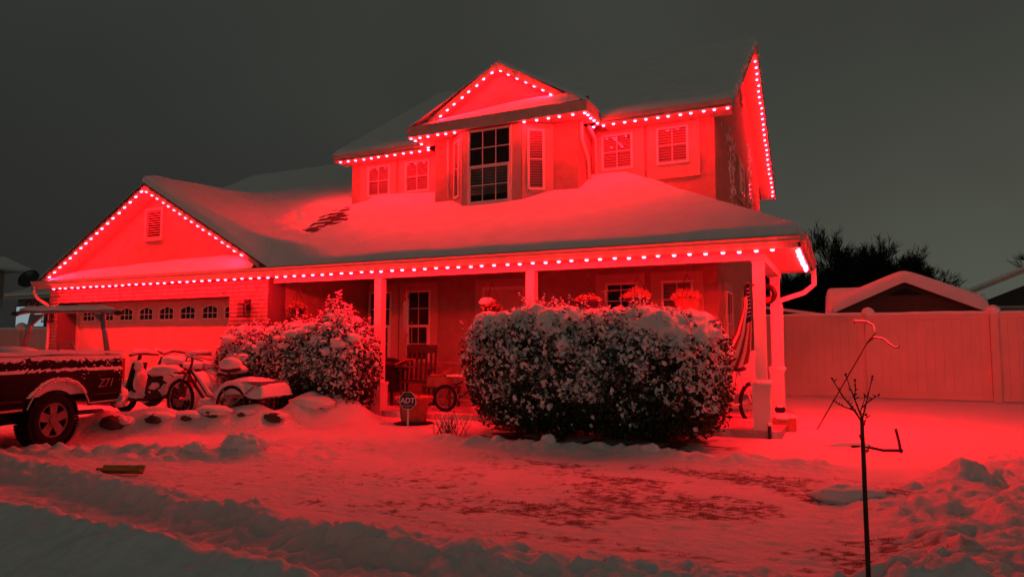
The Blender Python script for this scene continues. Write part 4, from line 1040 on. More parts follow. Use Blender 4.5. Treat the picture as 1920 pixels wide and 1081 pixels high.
for q in (-1.1, -.4, .05): build('stanchion', G(TT).tube([(q, -1.88, 1.12), (q, -1.88, 1.27)], .014, 6), BLACK, rl, True)

# ------------------------------------------------------------------ VINYL FENCES
def fence(label, x0, y0, ang, bays, bay, ht, pickets=13, snow=.03, cap=True):
    T = Matrix.Translation((x0, y0, 0)) @ Matrix.Rotation(ang, 4, 'Z')
    t = thing('vinyl_fence', label, 'fence', (x0, y0, 0))
    fz = -.1
    b0 = None
    for b in range(bays+1):
        xx = b*bay
        p = build('fence_post', G(T).box(xx-.075, xx+.075, -.085, .065, fz, ht+.02), TANV, t)
        if cap: build('post_snow', G(T).blob((xx, -.01, ht+.03), .14, (1, .95, .85), .06, nu=14, nv=10, seed=b), SNOW, p, True)
    for b in range(bays):
        xa, xb = b*bay+.076, (b+1)*bay-.076
        build('top_rail', G(T).box(xa, xb, -.035, .035, ht-.14, ht-.02), TANV, t)
        build('bottom_rail', G(T).box(xa, xb, -.035, .035, .03, .16), TANV, t)
        VV = []
        for i_ in range(24):
            u_ = xa+(xb-xa)*i_/23; h_ = .055*(.7+.6*float(fbm(u_*2+x0, 1, 0, 3, 91)))
            VV.append([T @ Vector((u_, cos(a_)*-.045, ht-.03+sin(a_)*h_)) for a_ in np.linspace(0, pi, 7)])
        build('rail_snow', G().grid(VV), SNOW, t, True)
        wd = (xb-xa)/pickets
        for q in range(pickets):
            g = G(T).box(xa+q*wd+.0012, xa+(q+1)*wd-.0012, -.012, .012, .161, ht-.141)
            build('fence_board', g, TANV, t)
fence('tall white vinyl privacy fence running from the house across the right side yard', -1.97+.15, 18.0, 0, 6, 2.42, 1.95, 13)
fence('white vinyl fence beyond the truck at the left of the garage', -27.75, 10.9, 0, 4, 2.7, 1.66, 14)

# ------------------------------------------------------------------ SHED WITH SNOWY GABLE ROOF, beyond the fence
shed = thing('garden_shed', 'brown wooden shed with a thick snowy gable roof behind the tall fence', 'shed', (1.6, 22, 0))
build('walls', G().box(.18, 3.12, 21.2, 23.6, -.1, 2.02), GAZB, shed)
gp = build('gable', G().prism([(.02, 2.02), (3.24, 2.02), (3.24, 2.18), (1.58, 2.86), (.02, 2.18)], 21.12, 21.2), GAZB, shed)
for q in range(6):
    z_ = 2.03+q*.125; wd_ = 1.62*(1-max(0, (z_-2.14))/.74)
    build('board', G().box(1.6-wd_, 1.6+wd_, 21.09, 21.118, z_, z_+.115), GAZB, gp)
build('vent_trim', G().prism([(1.02, 2.52), (2.18, 2.52), (1.6, 2.78)], 21.05, 21.088), WOOD, gp)
build('vent', G().prism([(1.16, 2.55), (2.04, 2.55), (1.6, 2.74)], 21.03, 21.048), DARK, gp)
build('ledge', G().box(.35, 3.1, 21.0, 21.08, 2.06, 2.09), FASCIA, gp)
sr = build('roof', G().prism([(-.12, 2.08), (1.58, 2.86), (3.38, 2.08), (3.38, 2.14), (1.58, 2.93), (-.12, 2.14)], 20.95, 23.9), SHINGLE, shed)
VV = []
prof = []
for x_ in np.linspace(-.2, 3.48, 44):
    base = 2.98-.44*sqrt((x_-1.58)**2+.02); e_ = min(x_+.2, 3.48-x_); prof.append((x_, base+.27*sqrt(1-(1-min(1, e_/.16))**2)-.03*(e_ < .01)))
prof = [(-.20, 2.06)]+prof+[(3.48, 2.06)]
for i_, y_ in enumerate([20.86, 20.86, 20.89, 20.97, 21.4, 22.4, 23.4, 23.96, 24.0]):
    sc_ = [None, 0, .6, 1, 1, 1, 1, .6, 0][i_]
    row = []
    for (x_, z_) in prof:
        lo_ = max(2.0, 2.90-.458*abs(x_-1.58)) if True else 0
        row.append((x_, y_, lo_-.02 if sc_ is None else lo_+(z_-lo_)*(.55+.45*sc_)))
    VV.append(row)
build('roof_snow', G().grid(VV), SNOW, sr, True)
wgr = build('wing_roof', G().slab([(-.28, 21.6, 2.12), (1.3, 21.6, 2.12), (1.3, 22.9, 2.66), (-.28, 22.9, 2.66)], (0, 0, -.08)), SHINGLE, shed)
build('wing_wall', G().box(-.15, .16, 21.9, 23.4, -.1, 2.1), GAZB, shed)
VV = []
for q in range(24):
    x_ = -.36+1.5*q/23; e_ = min(1, (x_+.36)/.14); h_ = .26*sqrt(1-(1-e_)**2)
    VV.append([(x_, 21.5, 2.05)]+[(x_, 21.5+1.4*k/8, 2.10+.56*k/8+h_*(1 if k else .55)) for k in range(9)]+[(x_, 23.1, 2.62+h_*.8), (x_, 23.6, 2.3)])
build('wing_snow', G().grid(VV), SNOW, wgr, True)
lean = thing('lean_to_roof', 'low snow covered lean-to roof showing over the fence beside the porch post', 'roof', (-1.2, 24, 0))
build('roof_board', G().slab([(-2.6, 23.2, 2.42), (-.25, 23.2, 2.06), (-.25, 24.4, 2.06), (-2.6, 24.4, 2.42)], (0, 0, -.06)), GAZB, lean)
build('support', G().box(-2.4, -.4, 23.4, 23.5, -.1, 2.02), GAZB, lean)
build('snow', G().slab([(-2.62, 23.15, 2.52), (-.15, 23.15, 2.12), (-.15, 24.45, 2.12), (-2.62, 24.45, 2.52)], (0, 0, -.09)), SNOW, lean)

# ------------------------------------------------------------------ NEIGHBOURING HOUSES
rh = thing('house', 'dark house with a broad snowy gable roof at the far right beyond the fence', 'house', (9.5, 33, 0))
build('wall', G().box(4.9, 14.5, 32.5, 42, -.1, 2.7), NBRICK, rh)
build('gable', G().prism([(4.7, 2.7), (14.9, 2.7), (9.8, 4.9)], 32.35, 32.5), mat('dark_siding', (.05, .045, .045), .9), rh)
rr = build('roof', G().prism([(3.9, 2.82), (9.8, 5.38), (15.7, 2.82), (15.7, 2.95), (9.8, 5.52), (3.9, 2.95)], 31.9, 42.2), FASCIA, rh)
build('roof_snow', G().prism([(3.85, 2.955), (9.8, 5.525), (15.75, 2.955), (15.75, 3.05), (9.8, 5.66), (3.85, 3.05)], 31.85, 42.3), SNOW, rr)
build('fascia', G().box(4.9, 14.5, 32.40, 32.49, 2.62, 2.75), FASCIA, rh)
build('roof_vent', G().tube([(3.55, 31.0, 2.6), (3.42, 31.0, 3.5)], .05, 6), BLACK, rh)
nh = thing('house', 'tall brick neighbouring house wall cut by the left edge of the picture', 'house', (-43, 22, 0))
build('wall', G().box(-52, -40.6, 20.2, 21.5, -.1, 5.3), NBRICK, nh)
r_ = build('roof', G().slab([(-52, 19.2, 6.75), (-42.6, 19.2, 5.95), (-40.0, 19.2, 5.1), (-52, 19.2, 5.1)], (0, 3.2, 0)), FASCIA, nh)
build('roof_snow', G().slab([(-52, 19.1, 6.90), (-42.5, 19.1, 6.08), (-39.8, 19.1, 5.22), (-39.9, 19.1, 5.10), (-42.6, 19.1, 5.955), (-52, 19.1, 6.755)], (0, 3.4, 0)), SNOW, nh)
nw = thing('house', 'low neighbouring wing with a snowy roof and a lit window left of the garage', 'house', (-39, 22.5, 0))
build('wall', G().box(-40.5, -29, 22.2, 23.0, -.1, 3.7), NBRICK, nw)
r_ = build('roof', G().slab([(-40.6, 21.6, 3.72), (-28.5, 21.6, 3.72), (-28.5, 25.4, 5.05), (-40.6, 25.4, 5.05)], (0, 0, -.1)), SHINGLE, nw)
build('roof_snow', G().slab([(-40.6, 21.5, 3.88), (-28.4, 21.5, 3.88), (-28.4, 25.4, 5.20), (-40.6, 25.4, 5.20)], (0, 0, -.15)), SNOW, r_)
build('gutter', G().box(-40.6, -28.5, 21.45, 21.6, 3.56, 3.70), FASCIA, nw)
wn = build('window', G().box(-40.55, -38.85, 22.12, 22.198, 2.02, 3.28), BLACK, nw)
build('lit_curtain', G().box(-40.45, -39.05, 22.10, 22.118, 2.12, 3.2), ROOML, wn)
build('mullion', G().box(-39.04, -38.9, 22.06, 22.118, 2.02, 3.28), FASCIA, wn)
wn = build('window', G().box(-38.84, -36.9, 22.12, 22.198, 2.02, 3.28), BLACK, nw)
build('lit_curtain', G().box(-38.8, -38.0, 22.10, 22.118, 2.12, 3.2), ROOML, wn)
build('lit_curtain', G().box(-37.65, -37.2, 22.10, 22.118, 2.12, 3.2), ROOMY, wn)
sd = thing('satellite_dish', 'dark satellite dish on the neighbouring roof just left of the garage eave', 'dish', (-37.9, 21.5, 4.1))
g = G(Matrix.Translation((-37.9, 21.3, 4.50)) @ Matrix.Rotation(radians(62), 4, 'X') @ Matrix.Rotation(radians(25), 4, 'Y'))
g.lathe([(.001, .0), (.25, .03), (.48, .12), (.52, .16), (.47, .13), (.24, .045), (.001, .02)], (0, 0, 0), 24)
build('dish', g, BLACK, sd, True)
build('arm', G().tube([(-37.9, 21.4, 3.95), (-37.9, 21.45, 4.3), (-37.9, 21.3, 4.45)], .03, 6), BLACK, sd)
build('receiver', G().tube([(-37.9, 21.3, 4.2), (-38.1, 20.8, 4.25)], .03, 6), BLACK, sd)

# ------------------------------------------------------------------ BARE DARK TREES BEYOND
def bare_tree(label, x, y, h, spread, seed, n=420, trunkh=.25, parent=None):
    r_ = np.random.default_rng(seed); t = thing('bare_tree', label, 'tree', (x, y, 0), 'dark bare trees beyond the fence')
    g = G(); g.tube([(x, y, -.1), (x+.1, y, h*.3), (x+.05, y, h*.6), (x, y, h*.9)], [h*.022, h*.017, h*.010, .01], 6)
    build('trunk', g, TWIG, t)
    V_, F_ = [], []
    def seg(a, b, ra, rb):
        d = b-a; u = np.cross(d, r_.normal(size=3)); u /= np.linalg.norm(u)+1e-9; w_ = np.cross(d, u); w_ /= np.linalg.norm(w_)+1e-9; k = len(V_)
        for p, r in ((a, ra), (b, rb)):
            for q in range(3):
                c_ = 2*pi*q/3; V_.append(p+(u*cos(c_)+w_*sin(c_))*r)
        for q in range(3): F_.append((k+q, k+(q+1) % 3, k+3+(q+1) % 3, k+3+q))
    def grow(p, d, l, r, dep):
        e = p+d*l; seg(p, e, r, r*.6)
        if dep == 0: return
        for _ in range(5 if dep > 1 else 6):
            a = r_.uniform(.25, 1.0); nd = d+r_.normal(0, .42, 3)+np.array([0, 0, .28]); nd /= np.linalg.norm(nd)
            grow(p+d*l*a, nd, l*r_.uniform(.5, .75), max(.013, r*.5), dep-1)
    nb_ = 21
    for q in range(nb_):
        a = r_.uniform(0, 2*pi); z_ = h*(trunkh+(.55-trunkh)*(q/nb_)**.8); el = r_.uniform(.5, 1.1)
        d = np.array([cos(a)*spread/h*1.35, sin(a)*spread/h*1.35, el]); d /= np.linalg.norm(d)
        grow(np.array([x, y, z_]), d, h*r_.uniform(.20, .30), h*.008, 4)
    V_ = np.array(V_); top = V_[:, 2].max(); V_[:, 2] *= h/top*1.0
    fastmesh('crown', V_, np.array(F_), TWIG, t, org=(x, y, 0))
    return t
trees = [(-4.2, 46, 5.4, 3.0, 'low dark bare tree just past the porch corner'), (-2.6, 44, 6.0, 3.2, 'dark bare tree left of the tallest one beyond the fence'),
         (.1, 45, 8.5, 3.2, 'tallest dark bare tree beyond the fence, with an upright crown'), (1.9, 46, 7.8, 2.6, 'dark bare tree with an upright tip just right of the tallest one'),
         (3.1, 45.5, 7.2, 2.2, 'slim dark bare tree, third of the high crowns from the left'), (4.2, 46, 5.2, 2.6, 'lower dark bare tree on the right slope of the tree group'),
         (5.6, 47, 4.6, 2.4, 'low dark bare tree over the peak of the snowy shed roof'), (1.0, 48, 6.2, 3.2, 'dark bare tree filling the group behind the tallest one'), (-1.2, 49, 6.4, 3.4, 'rear dark bare tree seen between the left crowns'), (8.2, 50, 3.4, 2.0, 'small dark bare tree low behind the right slope of the shed roof')]
for q, (x, y, h, sp, lab) in enumerate(trees): bare_tree(lab, x, y, h, sp, 100+q, trunkh=.12)
bare_tree('pale thin bare treetop at the far right edge of the picture', 15.4, 62, 8.8, 3.2, 140)
tl = G()
for q in range(60):
    x = rng.uniform(-8, 7); tl.blob((x, rng.uniform(50, 53), .4), rng.uniform(1.1, 1.9), (1.2, 1, 1.7-.10*abs(x)), .35, 3, q, 12, 9)
tag(build('distant_thicket', tl, TWIG, None, True, kind='stuff'), 'dark undergrowth massed under the bare trees', 'thicket')

# ------------------------------------------------------------------ BICYCLES
def cycle_wheel(parent, T, x, z, R, y=0, tyre=.022, spokes=20, steer=0, fat=1.):
    TW = T @ Matrix.Translation((x, y, z)) @ Matrix.Rotation(steer, 4, 'Z')
    wl = build('wheel', G(TW).torus((0, 0, 0), R-tyre, tyre, 40, 8, (0, 1, 0), flat=fat), RUBBER, parent, True)
    build('rim', G(TW).torus((0, 0, 0), R-tyre*2.1, .010, 40, 5, (0, 1, 0)), STEEL, wl, True)
    g = G(TW)
    for q in range(spokes):
        a = 2*pi*q/spokes; s_ = .025 if q % 2 else -.025
        g.tube([(cos(a+.3)*.02, s_, sin(a+.3)*.02), (cos(a)*(R-tyre*2), 0, sin(a)*(R-tyre*2))], .0022, 3, False)
    g.tube([(0, -.05, 0), (0, .05, 0)], .022, 8)
    build('spokes', g, STEEL, wl, kind='stuff')
    return wl
def along(p, q): # frame with x from p to q on the ground
    a = atan2(q[1]-p[1], q[0]-p[0]); return Matrix.Translation((p[0], p[1], p[2])) @ Matrix.Rotation(a, 4, 'Z')
# tricycle
z0 = hz(-9.4, 8.0)-.07
TR = along((-9.88, 7.98, z0), (-8.40, 8.04, z0))
tri = thing('tricycle', 'adult cruiser tricycle half buried in snow, with a snow heaped rear basket', 'tricycle', (-9.0, 8.2, z0))
TRS = TR @ Matrix.Diagonal((1.27, 1, 1, 1))
FR = mat('cycle_frame', (.06, .02, .02), .4)
cycle_wheel(tri, TR, 0, .33, .325, steer=radians(-4), tyre=.026)
cycle_wheel(tri, TR, 1.42, .29, .315, y=-.30, tyre=.024); cycle_wheel(tri, TR, 1.42, .29, .315, y=.34, tyre=.024)
build('fork', G(TRS).tube([(.0, -.06, .33), (.10, -.05, .70), (.16, 0, .86)], .014, 6).tube([(.0, .06, .33), (.10, .05, .70), (.16, 0, .86)], .014, 6), FR, tri, True)
build('steering_post', G(TRS).tube([(.13, 0, .72), (.19, 0, .96), (.18, 0, 1.04)], .018, 8), FR, tri, True)
build('frame', G(TRS).tube([(.16, 0, .80), (.32, 0, .62), (.50, 0, .38), (.66, 0, .31), (.80, 0, .34)], .022, 8).tube([(.15, 0, .72), (.28, 0, .52), (.40, 0, .36), (.56, 0, .25), (.72, 0, .22)], .022, 8).tube([(.70, 0, .22), (.78, 0, .46), (.82, 0, .80)], .018, 8).tube([(.72, 0, .24), (1.12, -.28, .29), (1.12, .34, .29)], .016, 8), FR, tri, True)
THB = TR @ Matrix.Translation((.22, 0, -.03)) @ Matrix.Rotation(radians(38), 4, 'Z') @ Matrix.Translation((-.17, 0, 0))
build('handlebar', G(THB).tube([(.42, -.42, .98), (.30, -.38, 1.02), (.16, -.28, 1.06), (.10, -.1, .98), (.17, 0, .98), (.10, .1, .98), (.16, .28, 1.06), (.30, .38, 1.02), (.42, .42, .98)], .013, 6), STEEL, tri, True)
sd_ = build('saddle', G(TRS).blob((.84, 0, .83), .13, (1.2, .95, .45), .05), BLACK, tri, True)
build('saddle_snow', G(TRS).blob((.84, 0, .90), .15, (1.05, 1.0, .80), .05, seed=3), SNOW, sd_, True)
build('crank', G(TRS).tube([(.56, -.08, .12), (.62, -.06, .26), (.68, -.07, .40)], .01, 5).box(.50, .62, -.14, -.05, .10, .125).box(.62, .74, -.14, -.05, .39, .415), STEEL, tri)
bk = build('basket', G(TRS).box(.98, 1.52, -.24, -.225, .42, .66).box(.98, 1.52, .225, .24, .42, .66).box(.98, .995, -.225, .225, .42, .66).box(1.505, 1.52, -.225, .225, .42, .66).box(.98, 1.52, -.24, .24, .40, .418), STEEL, tri)
build('stay', G(TRS).tube([(.98, -.33, .55), (1.12, -.34, .29)], .010, 5).tube([(1.48, -.33, .60), (1.14, -.34, .29)], .012, 5), STEEL, tri)
g = G(TRS); VV = []
for i_ in range(26):
    u_ = i_/25; row = []
    for j_ in range(18):
        v_ = j_/17; xx = .86+.74*u_; yy = -.31+.66*v_
        hgt_ = .63+.08*sin(pi*min(1, u_*1.25))+.05*(float(fbm(xx*4, yy*4, 0, 3, 95))-.5)
        e_ = min(u_, 1-u_)*.82; f_ = min(v_, 1-v_)*.8; ed = min(1, min(e_/.12, f_/.12))
        row.append((xx, yy, hgt_-.20*(1-sqrt(1-(1-ed)**2))-.06*(1-u_)*(v_ < .3)))
    VV.append(row)
g.grid(VV)
build('basket_snow', g, SNOW, bk, True)
build('fender_snow', G(TR).torus((0, 0, .33), .365, .035, 16, 6, (0, 1, 0), radians(195), radians(285)), SNOW, tri, True)
build('fender_snow', G(TR).torus((1.42, -.30, .29), .345, .04, 16, 6, (0, 1, 0), radians(200), radians(330)), SNOW, tri, True)
build('bar_snow', G(TRS).tube([(.20, 0, .80), (.34, 0, .645), (.50, 0, .43), (.66, 0, .36), (.78, 0, .38)], [.012, .026, .03, .035, .02], 7), SNOW, tri, True)
build('bar_snow', G(THB).tube([(.40, -.40, 1.0), (.28, -.36, 1.045), (.16, -.28, 1.08), (.10, -.1, 1.0)], [.008, .016, .016, .010], 6), SNOW, tri, True)
build('pedal_snow', G(TRS).blob((.56, -.10, .28), .13, (1.1, .8, .8), .15, seed=5), SNOW, tri, True)

# scooter under snow
z0 = hz(-10.95, 8.1)-.03
TS2 = along((-11.38, 8.02, z0), (-10.2, 8.30, z0))
sc = thing('scooter', 'motor scooter buried in snow with its step-through and leg shield showing, beside the truck tail', 'scooter', (-10.95, 8.1, z0))
cycle_wheel(sc, TS2, .06, .20, .21, tyre=.05, spokes=8); cycle_wheel(sc, TS2, 1.12, .20, .21, tyre=.05, spokes=8)
build('front_fender', G(TS2).torus((.06, 0, .22), .24, .05, 14, 8, (0, 1, 0), radians(180), radians(350), flat=1.8), BLACK, sc, True)
build('fender_snow', G(TS2).blob((.03, 0, .46), .15, (1.0, .7, .8), .1, seed=2), SNOW, sc, True)
build('leg_shield', G(TS2).slab([(.16, -.20, .22), (.16, .20, .22), (.30, .16, .85), (.30, -.16, .85)], (.035, 0, 0)), BLACK, sc)
build('floorboard', G(TS2).box(.18, .66, -.18, .18, .20, .25), BLACK, sc)
build('rear_body', G(TS2).slab([(.56, -.17, .24), (1.30, -.17, .26), (1.34, -.17, .56), (1.05, -.17, .66), (.62, -.17, .60)], (0, .34, 0)), BLACK, sc)
build('seat', G(TS2).blob((.88, 0, .68), .26, (1.35, .6, .30), .05), BLACK, sc, True)
build('seat_snow', G(TS2).blob((.86, 0, .70), .25, (1.3, .72, .50), .25, 3, seed=9, nu=22, nv=14), SNOW, sc, True)
build('floor_snow', G(TS2).blob((.42, 0, .27), .26, (1.0, .7, .35), .1, seed=8), SNOW, sc, True)
build('steering_post', G(TS2).tube([(.10, 0, .30), (.32, 0, .98)], .03, 8), BLACK, sc)
build('handlebar', G(TS2).tube([(.40, -.34, .98), (.33, -.12, 1.0), (.33, .12, 1.0), (.40, .34, .98)], .018, 6), BLACK, sc, True)
build('handlebar_snow', G(TS2).tube([(.42, -.32, 1.01), (.34, -.12, 1.05), (.33, .12, 1.05), (.42, .32, 1.01)], [.02, .045, .045, .02], 8), SNOW, sc, True)
build('shield_snow', G(TS2).blob((.34, 0, .55), .15, (.45, 1.0, 1.4), .28, 3, seed=4), SNOW, sc, True)
for q, (a_, b_, c_, r_0) in enumerate([(.60, -.14, .34, .12), (.76, -.17, .46, .10), (.98, -.16, .40, .13), (1.18, -.14, .50, .14), (1.02, -.15, .60, .12), (.50, -.10, .28, .13), (.34, -.12, .80, .10), (.20, -.12, .30, .09), (1.32, -.06, .34, .13)]):
    build('caked_snow', G(TS2).blob((a_, b_+.03, c_), r_0, (1.2, .55, .9), .5, 3.2, 60+q, 18, 12), SNOW, sc, True)
build('tail_light', G(TS2).box(1.335, 1.36, -.05, .05, .45, .52), REDL, sc)
# motorcycle behind, draped with snow
z0 = hz(-11.0, 9.0)-.02
TM = along((-11.95, 9.0, z0), (-10.6, 9.15, z0))
LAMPP = (-11.12, 8.62, 0.82)
mc = thing('motorcycle', 'snow draped motorcycle with an orange lamp, behind the scooter and before the garage door', 'motorcycle', (-11.2, 9.05, z0))
cycle_wheel(mc, TM, 0, .32, .32, tyre=.06, spokes=16); cycle_wheel(mc, TM, 1.35, .32, .32, tyre=.06, spokes=16)
build('engine', G(TM).blob((.68, 0, .42), .25, (1.1, .6, .9), .2, 3), BLACK, mc, True)
build('frame', G(TM).tube([(.0, .08, .32), (.28, .05, .95)], .025, 6).tube([(0, -.08, .32), (.28, -.05, .95)], .025, 6).tube([(.3, 0, .85), (.6, 0, .25), (1.35, 0, .32), (1.0, 0, .70), (.3, 0, .80)], .025, 6), BLACK, mc, True)
build('tank', G(TM).blob((.58, 0, .80), .22, (1.3, .65, .65), .05), BLACK, mc, True)
build('tank_snow', G(TM).blob((.58, 0, .88), .24, (1.35, .75, .45), .25, 3, seed=6), SNOW, mc, True)
build('seat', G(TM).blob((1.08, 0, .76), .26, (1.3, .55, .3), .04), BLACK, mc, True)
build('seat_snow', G(TM).blob((1.12, 0, .80), .25, (1.4, .7, .40), .28, 3, seed=7), SNOW, mc, True)
build('fender_snow', G(TM).torus((0, 0, .32), .36, .06, 16, 7, (0, 1, 0), radians(190), radians(320)), SNOW, mc, True)
build('fender_snow', G(TM).torus((1.35, 0, .32), .37, .07, 16, 7, (0, 1, 0), radians(200), radians(345)), SNOW, mc, True)
build('handlebar', G(TM).tube([(.42, -.38, 1.02), (.30, -.2, 1.06), (.28, 0, 1.0), (.30, .2, 1.06), (.42, .38, 1.02)], .014, 6), BLACK, mc, True)
build('handlebar_snow', G(TM).tube([(.40, -.34, 1.05), (.30, -.2, 1.10), (.28, 0, 1.05), (.30, .2, 1.10)], [.012, .03, .035, .015], 7), SNOW, mc, True)
build('lamp', G().torus((LAMPP[0], LAMPP[1]-.03, LAMPP[2]), .075, .012, 18, 6, (0, 1, 0)), CHROME, mc, True)
build('lamp_lens', G().blob(LAMPP, .075, (1, .45, 1), 0), ORANGE, mc, True)
build('lamp_stalk', G().tube([LAMPP, (LAMPP[0]-.1, LAMPP[1]+.1, LAMPP[2]-.2)], .03, 6), BLACK, mc)
# snow covered bicycle lying behind the tricycle
z0 = hz(-10, 9.0)
TB = along((-10.55, 8.85, z0), (-9.5, 8.8, z0))
b2 = thing('bicycle', 'snow plastered bicycle standing behind the tricycle, against the garage door', 'bicycle', (-10, 8.85, z0))
cycle_wheel(b2, TB, 0, .30, .30); cycle_wheel(b2, TB, 1.0, .30, .30)
build('frame', G(TB).tube([(0, 0, .30), (.18, 0, .82), (.62, 0, .78), (.48, 0, .30), (.20, 0, .74)], .018, 6).tube([(.48, 0, .3), (1, 0, .3), (.64, 0, .80)], .014, 6), STEEL, b2, True)
build('handlebar', G(TB).tube([(.02, -.28, .96), (.14, -.1, .98), (.14, .1, .98), (.02, .28, .96)], .014, 6), STEEL, b2, True)
build('handlebar_snow', G(TB).tube([(.03, -.26, 1.0), (.14, -.1, 1.03), (.14, .1, 1.03), (.03, .26, 1.0)], [.02, .04, .04, .02], 7), SNOW, b2, True)
build('rack_load', G(TB).box(.70, 1.25, -.14, .14, .62, .66), BLACK, b2)
build('rack_snow', G(TB).blob((.95, 0, .72), .26, (1.25, .7, .40), .12, seed=12), SNOW, b2, True)
hd = thing('snow_mound', 'rounded heap of snow between the scooter and the tricycle front wheel', 'snow', (-10.3, 8.5, 0)); 
build('heap', G().blob((-10.35, 8.75, .12), .55, (1.25, .8, 1.15), .18, 2, 14, 26, 16), SNOW, hd, True)

# ------------------------------------------------------------------ ON AND ABOUT THE PORCH
# hanging baskets
def basket(x, y, z, r, h, square, label, seed, plant='flowers', hooktop=2.43, parent=None):
    r_ = np.random.default_rng(seed); t = thing('hanging_basket', label, 'hanging basket', (x, y, z), 'hanging baskets under the porch beam')
    build('pot', G().lathe([(r*.62, z), (r*.95, z+h), (r*1.02, z+h), (r*1.02, z+h+.015), (r*.9, z+h+.015), (r*.86, z+h-.03)], (x, y, 0), 4 if square else 18), CLAY if square else PLASTIC, t, not square)
    build('hook', G().tube([(x, y, hooktop), (x, y, hooktop-.07), (x+.025, y, hooktop-.10), (x, y, hooktop-.13), (x-.015, y, hooktop-.11)], .005, 5), STEEL, t)
    for a in (0.4, 2.5, 4.6):
        build('hanger', G().tube([(x, y, hooktop-.12), (x+cos(a)*r*.5, y+sin(a)*r*.5, (hooktop-.12+z+h)/2+.03), (x+cos(a)*r*.98, y+sin(a)*r*.98, z+h)], .003, 4), BLACK, t)
    A = []; n_ = 420
    for q in range(n_):
        a = r_.uniform(0, 2*pi); rr = r*sqrt(r_.uniform(0, 1))*1.15; zz = z+h+.02+(.13 if plant != 'spiky' else .16)*(1-(rr/(r*1.2))**2)*r_.uniform(.3, 1)
        if plant == 'trail' and r_.uniform() < .45: rr = r*r_.uniform(1.0, 1.35); zz = z+h-r_.uniform(-.02, .16)
        c = np.array([x+cos(a)*rr, y+sin(a)*rr, zz]); u = r_.normal(size=3); u /= np.linalg.norm(u); v_ = np.cross(u, r_.normal(size=3)); v_ /= np.linalg.norm(v_); s_ = r_.uniform(.012, .028)
        if plant == 'spiky': u = np.array([cos(a)*.5, sin(a)*.5, 1.0]); s_ *= 1.6; v_ *= .35
        A.append([c-u*s_, c+v_*s_*.6, c+u*s_, c-v_*s_*.6])
    A = np.array(A); F_ = np.arange(len(A)*4).reshape(-1, 4)
    fastmesh('plant', A.reshape(-1, 3), F_, LEAFR, t, kind='stuff', org=(x, y, z))
    return t
basket(-9.62, 10.35, 1.78, .17, .17, False, 'leafy hanging basket in the dark bay nearest the garage, above the shrubs', 1, 'trail')
bt = basket(-5.32, 10.35, 1.74, .15, .14, False, 'hanging basket with dead trailing flowers and a snowy top, in front of the front door', 2, 'trail')
build('snow_hood', G().blob((-5.40, 10.33, 1.98), .13, (1.1, .9, .55), .2, seed=4), SNOW, bt, True)
basket(-3.60, 10.35, 1.80, .19, .13, False, 'broad hanging basket of feathery plants, right of the middle porch post', 3, 'flowers')
basket(-2.80, 10.35, 1.80, .19, .16, False, 'dark hanging basket before the third porch window, with leafy shoots rising from it', 4, 'spiky')
basket(-2.05, 10.35, 1.70, .20, .22, True, 'square hanging planter box before the rightmost porch window', 5, 'spiky')
# wind chime
wc = thing('wind_chime', 'metal wind chime hanging before the tall porch window', 'wind chime', (-7.05, 10.35, 1.6))
build('cord', G().tube([(-7.05, 10.35, 2.43), (-7.05, 10.35, 1.42)], .0025, 4), STEEL, wc)
build('top_ring', G().lathe([(.001, 2.13), (.05, 2.12), (.055, 2.10), (.001, 2.10)], (-7.05, 10.35, 0), 14), WOOD, wc)
for q in range(6):
    a = q*pi/3; build('tube', G().tube([(-7.05+cos(a)*.042, 10.35+sin(a)*.042, 2.02), (-7.05+cos(a)*.042, 10.35+sin(a)*.042, 1.66-.03*q)], .009, 6), CHROME, wc)
build('sail', G().prism([(-7.07, 1.38), (-7.03, 1.38), (-7.0, 1.43), (-7.05, 1.48), (-7.1, 1.43)], 10.345, 10.355), STEEL, wc)
# shepherd hook rail by the hedge
pr = thing('clothes_rail', 'thin white pole with a cross arm standing behind the hedge, before the third porch window', 'rail', (-3.36, 10.5, .1))
build('pole', G().tube([(-3.36, 10.5, .1), (-3.36, 10.5, 2.12)], .016, 7), CHROME, pr)
build('cross_arm', G().tube([(-3.42, 10.5, 2.10), (-2.72, 10.5, 2.13)], .012, 6), CHROME, pr)
build('lower_arm', G().tube([(-3.36, 10.5, 1.72), (-3.15, 10.5, 1.725)], .008, 6), CHROME, pr)
# rocking chair
ch = thing('porch_chair', 'dark wooden slat back porch chair behind the flower pot', 'chair', (-7.35, 11.2, .1))
TC = Matrix.Translation((-7.35, 11.2, .10)) @ Matrix.Rotation(radians(20), 4, 'Z')
for sx_ in (-.27, .27):
    build('leg', G(TC).tube([(sx_, -.22, .0), (sx_, -.24, .66)], .022, 6), WOOD, ch); build('leg', G(TC).tube([(sx_, .24, .0), (sx_, .26, .45), (sx_*1.05, .38, 1.12)], .022, 6), WOOD, ch)
    build('armrest', G(TC).box(sx_-.04, sx_+.04, -.30, .26, .66, .69), WOOD, ch); build('rocker', G(TC).tube([(sx_, -.42, .06), (sx_, -.2, .0), (sx_, .2, .0), (sx_, .5, .07)], .02, 6), WOOD, ch)
build('seat', G(TC).box(-.27, .27, -.25, .26, .42, .46), WOOD, ch)
build('top_slat', G(TC).box(-.30, .30, .33, .37, .98, 1.14), WOOD, ch)
for q in range(5): build('back_slat', G(TC).slab([(-.22+q*.095, .265, .47), (-.17+q*.095, .265, .47), (-.17+q*.095, .35, .98), (-.22+q*.095, .35, .98)], (0, .018, 0)), WOOD, ch)
